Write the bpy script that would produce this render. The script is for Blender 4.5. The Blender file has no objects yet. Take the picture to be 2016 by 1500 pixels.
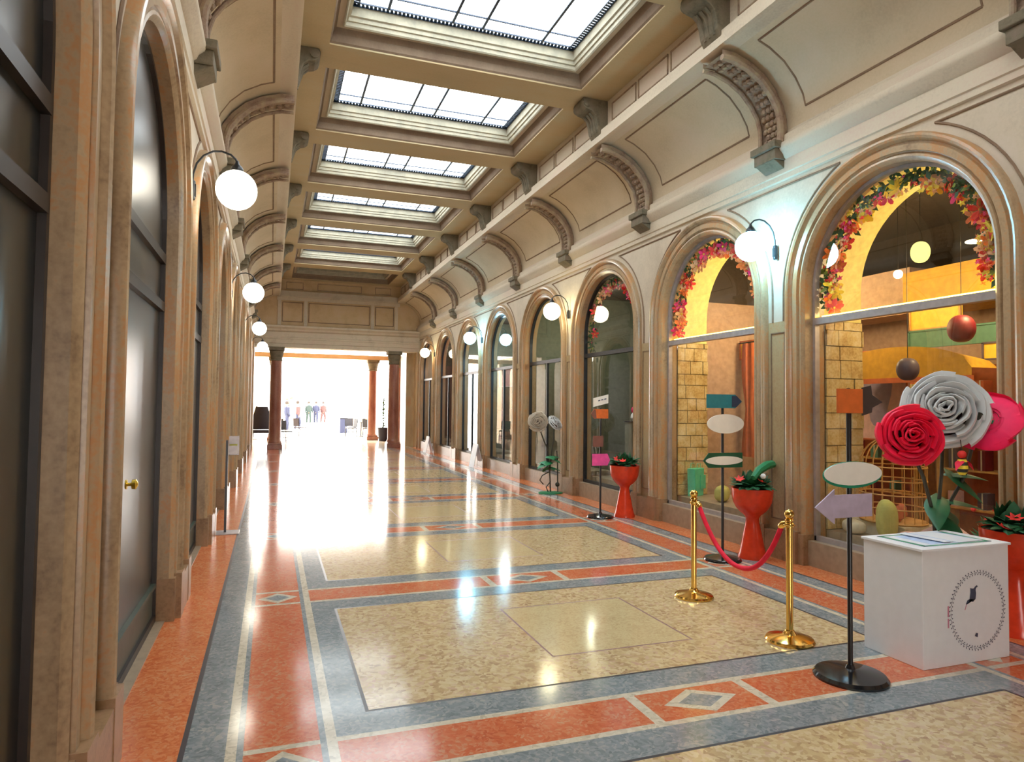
import bpy, bmesh, math, random
from math import sin, cos, pi, radians, sqrt
from mathutils import Vector, Matrix
random.seed(7)
S = bpy.context.scene
COL = S.collection

# ---------------------------------------------------------------- camera, sky, sun, exposure
cd = bpy.data.cameras.new('camera'); cam = bpy.data.objects.new('camera', cd); COL.objects.link(cam)
cd.sensor_fit = 'HORIZONTAL'; cd.sensor_width = 36; cd.lens = 36*1320/2016; cd.clip_start = .05; cd.clip_end = 400
RT = Vector((.94138, -.33717, .01080)); UP = Vector((-.02244, -.03065, .99928)); FW = Vector((.33660, .94094, .03642))
cam.matrix_world = Matrix(((RT.x, UP.x, -FW.x, 0), (RT.y, UP.y, -FW.y, 0), (RT.z, UP.z, -FW.z, 1.65), (0, 0, 0, 1)))
S.camera = cam
S.view_settings.view_transform = 'Standard'; S.view_settings.look = 'None'
S.view_settings.exposure = 0.85; S.view_settings.gamma = 1.0; S.view_settings.use_curve_mapping = False
SKY_STRENGTH = 9.0
SKYLIGHT_STRENGTH = 4.6
GLOBE_STRENGTH = 9.0
w = bpy.data.worlds.new('sky'); S.world = w; w.use_nodes = True
w.node_tree.nodes['Background'].inputs[0].default_value = (1.0, .97, .93, 1)
w.node_tree.nodes['Background'].inputs[1].default_value = SKY_STRENGTH
sl = bpy.data.lights.new('sun', 'SUN'); sl.energy = 5; sl.angle = radians(1); sl.color = (1, .93, .8)
so = bpy.data.objects.new('sun', sl); COL.objects.link(so); so.rotation_euler = (radians(38), 0, radians(200))
S.cycles.max_bounces = 6; S.cycles.diffuse_bounces = 4; S.cycles.glossy_bounces = 3; S.cycles.transmission_bounces = 4
S.cycles.transparent_max_bounces = 8; S.cycles.sample_clamp_indirect = 6.0; S.cycles.sample_clamp_direct = 0
S.cycles.caustics_reflective = False; S.cycles.caustics_refractive = False

# ---------------------------------------------------------------- materials
MATS = {}
def _new(name):
    m = bpy.data.materials.new(name); m.use_nodes = True; MATS[name] = m
    nt = m.node_tree
    return m, nt, nt.nodes['Principled BSDF']
def stone(name, cols, scale=3.0, stretch=(1, 1, 1), rough=.5, spec=.4, fine=40, finefac=.25, bump=.0, detail=6, coat=0):
    """mottled stone or plaster: two noises mixed through a ramp of the given colours"""
    m, nt, b = _new(name); N = nt.nodes; L = nt.links
    tc = N.new('ShaderNodeTexCoord'); mp = N.new('ShaderNodeMapping'); mp.inputs['Scale'].default_value = stretch
    L.new(tc.outputs['Object'], mp.inputs[0])
    n1 = N.new('ShaderNodeTexNoise'); n1.inputs['Scale'].default_value = scale; n1.inputs['Detail'].default_value = detail; n1.inputs['Roughness'].default_value = .6
    n2 = N.new('ShaderNodeTexNoise'); n2.inputs['Scale'].default_value = fine; n2.inputs['Detail'].default_value = 3
    L.new(mp.outputs[0], n1.inputs[0]); L.new(tc.outputs['Object'], n2.inputs[0])
    mx = N.new('ShaderNodeMix'); mx.inputs[0].default_value = finefac
    L.new(n1.outputs[0], mx.inputs[2]); L.new(n2.outputs[0], mx.inputs[3])
    r = N.new('ShaderNodeValToRGB'); L.new(mx.outputs[0], r.inputs[0])
    e = r.color_ramp.elements; k = len(cols)
    while len(e) < k: e.new(.5)
    for i, c in enumerate(cols):
        e[i].position = .34+.32*i/(k-1); e[i].color = (*c, 1)
    L.new(r.outputs[0], b.inputs['Base Color'])
    b.inputs['Roughness'].default_value = rough; b.inputs['Specular IOR Level'].default_value = spec
    if coat: b.inputs['Coat Weight'].default_value = coat; b.inputs['Coat Roughness'].default_value = .12
    if bump:
        bp = N.new('ShaderNodeBump'); bp.inputs['Strength'].default_value = bump; bp.inputs['Distance'].default_value = .01
        L.new(n2.outputs[0], bp.inputs['Height']); L.new(bp.outputs[0], b.inputs['Normal'])
    return m
def terrazzo(name, cols, scale=28, rough=.12, vein=.35):
    """polished stone chips: a voronoi of random chip shades broken up by noise"""
    m, nt, b = _new(name); N = nt.nodes; L = nt.links
    tc = N.new('ShaderNodeTexCoord')
    wn = N.new('ShaderNodeTexNoise'); wn.inputs['Scale'].default_value = 9; wn.inputs['Detail'].default_value = 4
    L.new(tc.outputs['Object'], wn.inputs[0])
    wm = N.new('ShaderNodeVectorMath'); wm.operation = 'MULTIPLY_ADD'; wm.inputs[1].default_value = (.12, .12, .12)
    L.new(wn.outputs['Color'], wm.inputs[0]); L.new(tc.outputs['Object'], wm.inputs[2])
    v = N.new('ShaderNodeTexVoronoi'); v.inputs['Scale'].default_value = scale; L.new(wm.outputs[0], v.inputs['Vector'])
    sp = N.new('ShaderNodeSeparateColor'); L.new(v.outputs['Color'], sp.inputs[0])
    n2 = N.new('ShaderNodeTexNoise'); n2.inputs['Scale'].default_value = 5; n2.inputs['Detail'].default_value = 7; L.new(tc.outputs['Object'], n2.inputs[0])
    mx = N.new('ShaderNodeMix'); mx.inputs[0].default_value = vein; L.new(sp.outputs[0], mx.inputs[2]); L.new(n2.outputs[0], mx.inputs[3])
    r = N.new('ShaderNodeValToRGB'); L.new(mx.outputs[0], r.inputs[0]); e = r.color_ramp.elements; k = len(cols)
    while len(e) < k: e.new(.5)
    for i, c in enumerate(cols): e[i].position = .1+.75*i/(k-1); e[i].color = (*c, 1)
    L.new(r.outputs[0], b.inputs['Base Color']); b.inputs['Roughness'].default_value = rough; b.inputs['Specular IOR Level'].default_value = .6
    return m
def plain(name, c, rough=.5, metal=0, spec=.5, noise=.12, emit=0, ecol=None, sheen=0, alpha=1):
    m, nt, b = _new(name); N = nt.nodes; L = nt.links
    tc = N.new('ShaderNodeTexCoord'); n = N.new('ShaderNodeTexNoise'); n.inputs['Scale'].default_value = 14; n.inputs['Detail'].default_value = 4
    L.new(tc.outputs['Object'], n.inputs[0])
    r = N.new('ShaderNodeValToRGB'); e = r.color_ramp.elements; e[0].position = .3; e[1].position = .7
    e[0].color = (*[x*(1-noise) for x in c], 1); e[1].color = (*[min(1, x*(1+noise)) for x in c], 1)
    L.new(n.outputs[0], r.inputs[0]); L.new(r.outputs[0], b.inputs['Base Color'])
    b.inputs['Roughness'].default_value = rough; b.inputs['Metallic'].default_value = metal; b.inputs['Specular IOR Level'].default_value = spec
    if emit: b.inputs['Emission Color'].default_value = (*(ecol or c), 1); b.inputs['Emission Strength'].default_value = emit
    return m
def glow(name, c, s):
    m, nt, b = _new(name); N = nt.nodes
    e = N.new('ShaderNodeEmission'); e.inputs[0].default_value = (*c, 1); e.inputs[1].default_value = s
    nt.links.new(e.outputs[0], N['Material Output'].inputs[0]); return m
def glass(name, tint=(1, 1, 1), ior=1.5, rough=.0):
    m, nt, b = _new(name); N = nt.nodes; L = nt.links
    t = N.new('ShaderNodeBsdfTransparent'); t.inputs[0].default_value = (*tint, 1)
    g = N.new('ShaderNodeBsdfGlossy'); g.inputs['Roughness'].default_value = rough
    ge = N.new('ShaderNodeNewGeometry'); dt = N.new('ShaderNodeVectorMath'); dt.operation = 'DOT_PRODUCT'
    L.new(ge.outputs['Incoming'], dt.inputs[0]); L.new(ge.outputs['Normal'], dt.inputs[1])
    def M(op, *v):
        q = N.new('ShaderNodeMath'); q.operation = op
        for i, x in enumerate(v):
            if isinstance(x, (int, float)): q.inputs[i].default_value = x
            else: L.new(x, q.inputs[i])
        return q.outputs[0]
    f0 = 2*((ior-1)/(ior+1))**2
    fr = M('ADD', M('MULTIPLY', M('POWER', M('SUBTRACT', 1.0, M('ABSOLUTE', dt.outputs['Value'])), 5.0), 1-f0), f0)
    mx = N.new('ShaderNodeMixShader')
    L.new(fr, mx.inputs[0]); L.new(t.outputs[0], mx.inputs[1]); L.new(g.outputs[0], mx.inputs[2])
    L.new(mx.outputs[0], N['Material Output'].inputs[0]); return m

stone('pier_stone', [(.30, .20, .10), (.40, .28, .15), (.44, .34, .19), (.50, .24, .09)], scale=2.2, stretch=(1, 1, .35), rough=.32, spec=.5)
stone('arch_stone', [(.25, .16, .09), (.37, .25, .14), (.44, .31, .18), (.50, .25, .10), (.43, .32, .19)], scale=3.5, stretch=(1, 1, .4), rough=.28, spec=.55)
stone('base_stone', [(.22, .13, .07), (.34, .21, .11), (.40, .24, .14)], scale=5, rough=.3)
stone('wall_plaster', [(.50, .42, .32), (.60, .51, .39), (.64, .54, .44)], scale=1.6, rough=.7, spec=.2)
stone('cornice_plaster', [(.50, .41, .31), (.62, .53, .40), (.60, .46, .36)], scale=2.5, stretch=(1, .25, 1), rough=.65, spec=.2)
stone('cove_plaster', [(.52, .42, .29), (.60, .49, .34), (.64, .52, .38)], scale=1.3, rough=.8, spec=.15)
stone('end_plaster_warmlit', [(.50, .35, .20), (.60, .43, .25), (.62, .46, .30)], scale=2.0, rough=.75, spec=.15)  # warm light on the end wall put into the plaster colour
stone('panel_line', [(.20, .13, .09), (.30, .21, .14)], scale=4, rough=.8, spec=.1)
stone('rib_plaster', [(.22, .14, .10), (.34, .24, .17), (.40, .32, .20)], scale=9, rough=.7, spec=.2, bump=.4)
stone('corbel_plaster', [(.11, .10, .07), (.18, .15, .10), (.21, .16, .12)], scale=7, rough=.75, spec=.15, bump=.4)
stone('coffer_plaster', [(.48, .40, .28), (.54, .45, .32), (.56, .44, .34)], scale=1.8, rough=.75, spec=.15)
stone('coffer_shade', [(.20, .14, .10), (.27, .20, .14)], scale=3, rough=.8, spec=.1)  # shadow in the coffer moulding, put into its colour
stone('beam_plaster', [(.44, .35, .20), (.50, .38, .22), (.48, .41, .26)], scale=1.6, stretch=(.4, 1, 1), rough=.7, spec=.15)
stone('well_plaster', [(.36, .34, .27), (.52, .48, .36)], scale=6, rough=.6, spec=.2)
stone('column_stone', [(.20, .06, .04), (.30, .12, .08), (.38, .2, .12)], scale=3, stretch=(1, 1, .3), rough=.3)
stone('peach_stone', [(.62, .40, .22), (.75, .52, .30)], scale=2, rough=.5)  # the court stone's own peach colour
terrazzo('floor_cream', [(.34, .19, .11), (.50, .35, .18), (.60, .45, .24), (.68, .54, .32), (.54, .34, .24)], scale=40, vein=.4)
terrazzo('floor_cream_fine', [(.50, .36, .18), (.62, .48, .26), (.66, .54, .30)], scale=75, vein=.5)
terrazzo('floor_red', [(.42, .08, .03), (.58, .13, .05), (.62, .18, .08), (.60, .30, .17)], scale=60, vein=.5)
terrazzo('floor_orange', [(.50, .10, .03), (.62, .16, .05), (.70, .22, .08), (.66, .30, .14)], scale=60, rough=.2, vein=.5)
terrazzo('floor_blue', [(.11, .14, .16), (.19, .23, .25), (.27, .30, .32), (.40, .40, .37)], scale=55, vein=.55)
terrazzo('floor_light', [(.46, .40, .30), (.62, .55, .42), (.70, .63, .50)], scale=40)
plain('floor_line', (.04, .04, .05), .3)
plain('floor_purple', (.30, .16, .16), .3)
plain('sill_stone', (.36, .27, .18), .35)
stone('brick_facing', [(.42, .26, .08), (.62, .46, .20), (.70, .60, .36)], scale=5, rough=.6)
plain('mortar', (.25, .17, .08), .9)
plain('dark_ceiling', (.055, .04, .03), .9)
plain('dark_green_room', (.16, .17, .12), .8)
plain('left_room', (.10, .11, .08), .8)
plain('shop_floor', (.25, .16, .1), .5)
plain('shop_wall', (.55, .38, .28), .8)
plain('cream_reveal', (.80, .70, .26), .7)
plain('dark_metal', (.03, .032, .035), .35, .6)
plain('frame_metal', (.42, .37, .36), .35, .3)
plain('dark_frame', (.045, .045, .05), .4, .5)
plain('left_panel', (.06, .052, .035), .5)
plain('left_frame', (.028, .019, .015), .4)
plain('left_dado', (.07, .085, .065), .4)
plain('black_gloss', (.012, .013, .016), .12, 0, .8)
plain('black_pole', (.018, .015, .015), .35)
plain('gold', (.90, .58, .16), .14, 1, noise=.03)
plain('velvet', (.85, .01, .05), .75)
plain('urn_red', (.72, .05, .015), .25)
plain('leaf_dark', (.02, .12, .045), .5)
plain('leaf_green', (.02, .22, .08), .45)
plain('leaf_light', (.25, .38, .05), .5)
plain('rose_red', (.92, .008, .06), .6, noise=.06)
plain('rose_pink', (.95, .015, .12), .6, noise=.06)
plain('rose_white', (.66, .68, .68), .6, noise=.05)
plain('rose_cream', (.60, .52, .42), .6)
plain('rose_gap_shade', (.05, .01, .01), .8)  # shade deep between rose petals, as a dark colour
plain('stem', (.05, .045, .03), .6)
plain('white_board', (.84, .85, .88), .5, noise=.02)
plain('paper', (.75, .80, .88), .5, noise=.03)
plain('paper_blue', (.45, .60, .85), .5)
plain('green_trim', (.01, .28, .16), .4)
plain('ink', (.06, .07, .12), .6)
plain('ink_pink', (.65, .25, .35), .6)
plain('sign_orange', (.75, .16, .03), .5)
plain('sign_brown', (.22, .09, .07), .5)
plain('sign_dark', (.06, .04, .035), .5)
plain('sign_teal', (.01, .19, .24), .5)
plain('sign_navy', (.02, .04, .09), .5)
plain('sign_green', (.01, .09, .04), .5)
plain('sign_cream', (.88, .84, .76), .6, noise=.03)
plain('sign_lilac', (.50, .42, .55), .5)
plain('sign_pink', (.90, .10, .38), .5)
plain('mint', (.10, .62, .38), .5)
plain('fl_red', (.90, .04, .03), .6)
plain('fl_magenta', (.85, .03, .18), .6)
plain('fl_orange', (.95, .22, .04), .6)
plain('fl_yellow', (.95, .70, .05), .6)
plain('fl_peach', (.95, .50, .25), .6)
plain('orange_wall', (.60, .34, .03), .7)
plain('yellow_paint', (.85, .55, .05), .6)
plain('teal_paint', (.08, .20, .15), .6)
plain('pink_paper', (.72, .46, .42), .6)
plain('lilac_paper', (.34, .28, .42), .6)
plain('dark_red', (.16, .008, .015), .5)
plain('rust', (.55, .14, .05), .6)
plain('wicker', (.62, .33, .09), .6)
plain('yellow_cloth', (.50, .46, .12), .8)
plain('cream_cloth', (.62, .55, .40), .8)
plain('dark_pot', (.10, .07, .10), .5)
plain('purple_chair', (.014, .010, .022), .6)
plain('seat_black', (.008, .007, .012), .6)
plain('lime', (.09, .20, .008), .5)
plain('skin', (.35, .2, .14), .6)
plain('cloth_blue', (.02, .025, .06), .8)
plain('cloth_green', (.015, .03, .028), .8)
plain('cloth_pink', (.07, .03, .03), .8)
plain('hair', (.03, .02, .015), .7)
plain('white_gloss', (.85, .85, .85), .3)
plain('brass_knob', (.95, .62, .08), .25, .7)
glow('skylight_pane', (.90, .97, 1.0), SKYLIGHT_STRENGTH)
plain('skylight_lead', (.01, .03, .07), .4)
glow('globe_cool', (.28, .72, 1.0), GLOBE_STRENGTH*3.8)
glow('globe_amber', (1.0, .90, .55), GLOBE_STRENGTH*1.1)
glow('globe_warm', (1.0, .93, .78), GLOBE_STRENGTH*.7)
glow('led_yellow', (1.0, .72, .08), 11)
glow('bulb', (1.0, .75, .35), 9)
glow('bulb_small', (1.0, .80, .45), 4)
glow('lantern_yellow', (.95, .82, .2), 1.2)
glass('window_glass', (.96, .97, .95), 1.55)
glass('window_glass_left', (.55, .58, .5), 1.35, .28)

# ---------------------------------------------------------------- mesh helpers
class MB:
    def __init__(s): s.v = []; s.f = []; s.m = []
    def add(s, vs, fs, mi=0):
        o = len(s.v); s.v += [tuple(p) for p in vs]
        for f in fs: s.f.append(tuple(i+o for i in f)); s.m.append(mi)
        return s
    def box(s, x0, x1, y0, y1, z0, z1, mi=0):
        return s.add([(x0, y0, z0), (x1, y0, z0), (x1, y1, z0), (x0, y1, z0), (x0, y0, z1), (x1, y0, z1), (x1, y1, z1), (x0, y1, z1)],
              [(0, 3, 2, 1), (4, 5, 6, 7), (0, 1, 5, 4), (1, 2, 6, 5), (2, 3, 7, 6), (3, 0, 4, 7)], mi)
    def poly(s, pts, mi=0): return s.add(pts, [tuple(range(len(pts)))], mi)
    def grid(s, rows, mi=0, close=False):
        n = len(rows[0]); vs = [p for r in rows for p in r]; fs = []
        for i in range(len(rows)-1):
            for j in range(n if close else n-1):
                a = i*n+j; b = i*n+(j+1) % n; fs.append((a, b, b+n, a+n))
        return s.add(vs, fs, mi)
    def prism(s, pts, d, mi=0):
        """pts: planar loop; d: extrusion vector"""
        n = len(pts); q = [tuple(p[k]+d[k] for k in range(3)) for p in pts]
        s.add(list(pts)+q, [tuple(range(n))[::-1], tuple(range(n, 2*n))]+[(i, (i+1) % n, (i+1) % n+n, i+n) for i in range(n)], mi)
        return s
    def tube(s, path, r, seg=8, mi=0, cap=True):
        P = [Vector(p) for p in path]; n = len(P); rr = r if isinstance(r, (list, tuple)) else [r]*n
        rows = []; prev = None
        for i in range(n):
            t = (P[min(i+1, n-1)]-P[max(i-1, 0)]).normalized()
            if prev is None:
                a = Vector((0, 0, 1)) if abs(t.z) < .9 else Vector((1, 0, 0)); u = t.cross(a).normalized()
            else: u = (prev-t*prev.dot(t)).normalized()
            prev = u; v_ = t.cross(u)
            rows.append([tuple(P[i]+(u*cos(2*pi*k/seg)+v_*sin(2*pi*k/seg))*rr[i]) for k in range(seg)])
        s.grid(rows, mi, True)
        if cap: s.poly(rows[0][::-1], mi); s.poly(rows[-1], mi)
        return s
    def lathe(s, prof, c=(0, 0, 0), seg=24, mi=0, sx=1, sy=1, flute=0, nf=16):
        rows = []
        for r, z in prof:
            rows.append([(c[0]+r*sx*(1-flute*(.5+.5*cos(nf*2*pi*k/seg)))*cos(2*pi*k/seg), c[1]+r*sy*(1-flute*(.5+.5*cos(nf*2*pi*k/seg)))*sin(2*pi*k/seg), c[2]+z) for k in range(seg)])
        s.grid(rows, mi, True)
        if prof[0][0] > 1e-4: s.poly(rows[0][::-1], mi)
        if prof[-1][0] > 1e-4: s.poly(rows[-1], mi)
        return s
    def ball(s, c, r, seg=16, mi=0, sz=1):
        return s.lathe([(max(1e-5, r*sin(pi*i/(seg//2))), -r*sz*cos(pi*i/(seg//2))) for i in range(seg//2+1)], c, seg, mi)
    def xf(s, M):
        s.v = [tuple(M @ Vector(p)) for p in s.v]; return s
    def build(s, name, mats, parent=None, smooth=False, bevel=0, loc=None):
        me = bpy.data.meshes.new(name); me.from_pydata(s.v, [], s.f); 
        if isinstance(mats, str): mats = [mats]
        for m in mats: me.materials.append(MATS[m])
        me.polygons.foreach_set('material_index', s.m)
        bm = bmesh.new(); bm.from_mesh(me)
        bmesh.ops.remove_doubles(bm, verts=bm.verts, dist=1e-5)
        bmesh.ops.recalc_face_normals(bm, faces=bm.faces)
        bm.to_mesh(me); bm.free()
        if smooth:
            me.polygons.foreach_set('use_smooth', [True]*len(me.polygons))
            me.set_sharp_from_angle(angle=radians(38))
        me.update()
        o = bpy.data.objects.new(name, me); COL.objects.link(o)
        if parent: o.parent = parent
        if loc: o.location = loc
        if bevel:
            b = o.modifiers.new('bevel', 'BEVEL'); b.width = bevel; b.segments = 2; b.limit_method = 'ANGLE'
        return o
def tag(o, label=None, cat=None, group=None, kind=None):
    if label: o['label'] = label
    if cat: o['category'] = cat
    if group: o['group'] = group
    if kind: o['kind'] = kind
    return o
def thing(name, label, cat, loc=(0, 0, 0), rz=0, group=None):
    o = bpy.data.objects.new(name, None); COL.objects.link(o); o.location = loc; o.rotation_euler = (0, 0, rz); o.empty_display_size = .1
    return tag(o, label, cat, group)
def struct(o): o['kind'] = 'structure'; return o
def copy_tree(o, parent=None):
    c = o.copy(); COL.objects.link(c); c.parent = parent
    for ch in [x for x in bpy.data.objects if x.parent == o]: copy_tree(ch, c)
    return c
def rounded(x0, x1, z0, z1, r=.01): return [(x0, z0), (x1, z0), (x1, z1), (x0, z1)]
# ================================================================ the hall
XC = 2.32; BAYS = [4.66+2.8*k for k in range(-4, 8)]      # bay centres along the hall
YA, YB = -7.94, 25.6                                        # the hall's two ends
SPR, RO, CZ = 2.92, 1.0, 4.25
def mx(side): return (lambda x: x) if side > 0 else (lambda x: 2*XC-x)
def apath(c, r, z0=0.0, n=28):
    p = [(c-r, z0), (c-r, SPR*.5), (c-r, SPR)]
    p += [(c-r*cos(pi*i/n), SPR+r*sin(pi*i/n)) for i in range(1, n)]
    return p+[(c+r, SPR), (c+r, SPR*.5), (c+r, z0)]
def asweep(mb, c, prof, side, z0=0.0, mi=0, n=28):
    f = mx(side); mb.grid([[(f(x), y, z) for y, z in apath(c, r, z0, n)] for r, x in prof], mi)

# floor: inlaid slabs, border strips and diamonds
fl = MB()
FM = ['floor_cream', 'floor_cream_fine', 'floor_red', 'floor_orange', 'floor_blue', 'floor_light', 'floor_line', 'floor_purple']
xs = [0, .335, .40, .53, .545, 1.79, 1.81, 1.98, 2.03, 2.06, 2.41, 2.44, 2.49, 2.67, 2.695, 3.2]
XE = sorted(set([XC+a for a in xs]+[XC-a for a in xs]))
YE = set([YA, YB])
for k in range(-5, 9):
    c = 3.26+2.8*k
    for d in (.165, .21, .44, .46): YE |= {c+d, c-d}
    YE |= {c+1.4-.545, c+1.4-.53, c+1.4+.53, c+1.4+.545}
YE = sorted(y for y in YE if YA <= y <= YB)
def fclass(x, y):
    s = abs(x-XC); d = abs((y-3.26+1.4) % 2.8-1.4); e = abs(1.4-d)
    if s > 2.695: return 3
    if s > 2.67: return 6
    if s > 2.49: return 4
    if s > 2.44: return 5
    if s > 2.41: return 4
    if s > 2.06: return 5 if .165 < d < .21 else 2
    if s > 2.03: return 4
    if s > 1.98: return 5
    if d < .165: return 5 if .335 < s < .40 else 2
    if d < .21: return 5
    if s > 1.81 or d < .44: return 4
    if s > 1.79 or d < .46: return 6
    m = max(s, e)
    if s < .545 and e < .545: return 7 if m > .53 else 1
    return 0
for i in range(len(XE)-1):
    for j in range(len(YE)-1):
        x0, x1, y0, y1 = XE[i], XE[i+1], YE[j], YE[j+1]
        fl.poly([(x0, y0, 0), (x1, y0, 0), (x1, y1, 0), (x0, y1, 0)], fclass((x0+x1)/2, (y0+y1)/2))
for k in range(-4, 9):
    c = 3.26+2.8*k
    if c > YB-.3: continue
    for cx_, ax, ay in ((XC, .24, .145), (XC+2.235, .16, .15), (XC-2.235, .16, .15)):
        for q, (sc, mi) in enumerate(((1, 5), (.62, 4))):
            z = .0006*(q+1)
            fl.poly([(cx_-ax*sc, c, z), (cx_, c-ay*sc, z), (cx_+ax*sc, c, z), (cx_, c+ay*sc, z)], mi)
floor = struct(fl.build('floor', FM))

def build_wall(side, name):
    f = mx(side); mb = MB(); mo = MB()
    for c in BAYS:
        # face with arched hole
        r = 1.24; T = 1.33
        zt = [0, .9, 1.8, SPR]
        for sgn in (-1, 1):
            mb.grid([[(f(5.34), c+sgn*r, z), (f(5.34), c+sgn*1.4, z)] for z in zt])
        th = sorted([pi*i/28 for i in range(29)]+[math.atan2(T, 1.4), pi-math.atan2(T, 1.4)])
        rows = []
        for t in th:
            ct, st = cos(t), sin(t); k = min(1.4/abs(ct) if abs(ct) > 1e-6 else 9, T/st if st > 1e-6 else 99)
            rows.append([(f(5.34), c+r*ct, SPR+r*st), (f(5.34), c+k*ct, SPR+k*st)])
        mb.grid(rows)
        # deep stone frame: outer roll, band, inner roll, reveal
        asweep(mo, c, [(1.24, 5.345), (1.24, 5.29), (1.225, 5.27), (1.205, 5.265), (1.185, 5.275), (1.175, 5.30), (1.165, 5.315), (1.15, 5.315), (1.14, 5.30), (1.085, 5.30),
            (1.08, 5.32), (1.065, 5.33), (1.055, 5.315), (1.035, 5.31), (1.02, 5.32), (1.0, 5.34), (1.0, 5.60)], side, 0)
        # sill
    o = struct(mb.build(name, 'wall_plaster'))
    return o, struct(mo.build('trim_arches_right' if side > 0 else 'trim_arches_left', 'arch_stone', smooth=True))
tn = [0]
def trim(mb, mat, smooth=False):
    tn[0] += 1
    return struct(mb.build('trim_%d' % tn[0], mat, smooth=smooth))
for side in (1, -1):
    f = mx(side); nm = 'right' if side > 0 else 'left'
    wall, arches = build_wall(side, 'wall_'+nm)
    arches.name = 'trim_%d' % (tn[0]+1); tn[0] += 1
    # pier facing below the spandrels, in warmer stone, with a shallow panel
    pf = MB(); bb = MB(); sp = MB()
    for k in range(-4, 8):
        c = 3.26+2.8*k
        pf.box(min(f(5.335), f(5.36)), max(f(5.335), f(5.36)), c-.155, c+.155, .28, 2.62)
        # plinths (they follow the mouldings)
        bb.box(min(f(5.262), f(5.42)), max(f(5.262), f(5.42)), c-.40+.2, c+.40-.2, 0, .30)
        for sg in (-1, 1):
            bb.box(min(f(5.258), f(5.44)), max(f(5.258), f(5.44)), min(c+sg*.15, c+sg*.33), max(c+sg*.15, c+sg*.33), 0, .34)
            bb.box(min(f(5.296), f(5.47)), max(f(5.296), f(5.47)), min(c+sg*.33, c+sg*.405), max(c+sg*.33, c+sg*.405), 0, .32)
        # bead frame on the pier
        for y0, y1, z0, z1 in ((c-.11, c-.098, .42, 2.50), (c+.098, c+.11, .42, 2.50), (c-.11, c+.11, .42, .432), (c-.11, c+.11, 2.49, 2.50)):
            sp.box(min(f(5.325), f(5.34)), max(f(5.325), f(5.34)), y0, y1, z0, z1)
    trim(pf, 'pier_stone'); trim(bb, 'base_stone')
    # spandrel frames
    for c in BAYS:
        th0 = math.acos(.0); R_ = 1.315
        tmax = math.asin((4.13-SPR)/R_)
        for sg in (-1, 1):
            path = [(f(5.335), c+sg*R_, 2.62), (f(5.335), c+sg*R_, SPR)]+[(f(5.335), c+sg*R_*cos(t), SPR+R_*sin(t)) for t in [tmax*i/12 for i in range(1, 13)]]
            sp.tube(path, .011, 6)
        yy = R_*cos(tmax)
        sp.tube([(f(5.335), c+yy, 4.13), (f(5.335), c+2.8-yy, 4.13)], .011, 6)
    trim(sp, 'panel_line')
    sb = MB()
    for c in BAYS: sb.box(min(f(5.36), f(5.70)), max(f(5.36), f(5.70)), c-.999, c+.999, 0, .26 if side > 0 else .012)
    trim(sb, 'sill_stone')
    # cornice along the wall
    prof = [(5.34, 4.16), (5.335, 4.19), (5.31, 4.20), (5.31, 4.255), (5.295, 4.265), (5.295, 4.41), (5.275, 4.425), (5.26, 4.46), (5.215, 4.50), (5.205, 4.54), (5.215, 4.575), (5.25, 4.59), (5.255, 4.665), (5.275, 4.68), (5.32, 4.70), (5.33, 4.74)]
    cn = MB(); cn.grid([[(f(x), YA, z), (f(x), YB, z)] for x, z in prof]); trim(cn, 'cornice_plaster', True)
    # cove
    cv = [(5.33, 4.72), (5.325, 4.86), (5.28, 5.02), (5.18, 5.18), (5.03, 5.33), (4.84, 5.44), (4.63, 5.515), (4.43, 5.55)]
    co = MB(); co.grid([[(f(x), YA, z), (f(x), YB, z)] for x, z in cv])
    struct(co.build('ceiling_cove_'+nm, 'cove_plaster', smooth=True))
    # lip and frieze of the lantern
    lp = MB(); lp.grid([[(f(x), YA, z), (f(x), YB, z)] for x, z in [(4.63, 5.515), (4.52, 5.53), (4.47, 5.515), (4.43, 5.53), (4.43, 5.58), (4.455, 5.60), (4.455, 5.70), (4.50, 5.73), (4.55, 5.74), (4.57, 5.76), (4.57, 6.16)]])
    trim(lp, 'cornice_plaster', True)
    fr = MB(); cl = MB()
    for c in BAYS:   # recessed panels of the frieze and panel lines on the cove
        for y0, y1 in ((c-1.1, c-.42), (c-.36, c+.36), (c+.42, c+1.1)):
            for a, b, z0, z1 in ((y0, y1, 5.80, 5.815), (y0, y1, 6.045, 6.06), (y0, y0+.015, 5.8, 6.06), (y1-.015, y1, 5.8, 6.06)):
                fr.box(min(f(4.555), f(4.575)), max(f(4.555), f(4.575)), a, b, z0, z1)
        for yy in (c-.95, c+.95):
            cl.tube([(f(x+.004), yy, z) for x, z in [(5.316, 4.90), (5.28, 5.02), (5.18, 5.18), (5.03, 5.33), (4.84, 5.44), (4.70, 5.49)]], .013, 6)
        for x, z in ((5.316, 4.90), (4.70, 5.49)): cl.tube([(f(x), c-.95, z), (f(x), c+.95, z)], .013, 6)
    trim(fr, 'rib_plaster'); trim(cl, 'panel_line')

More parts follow.
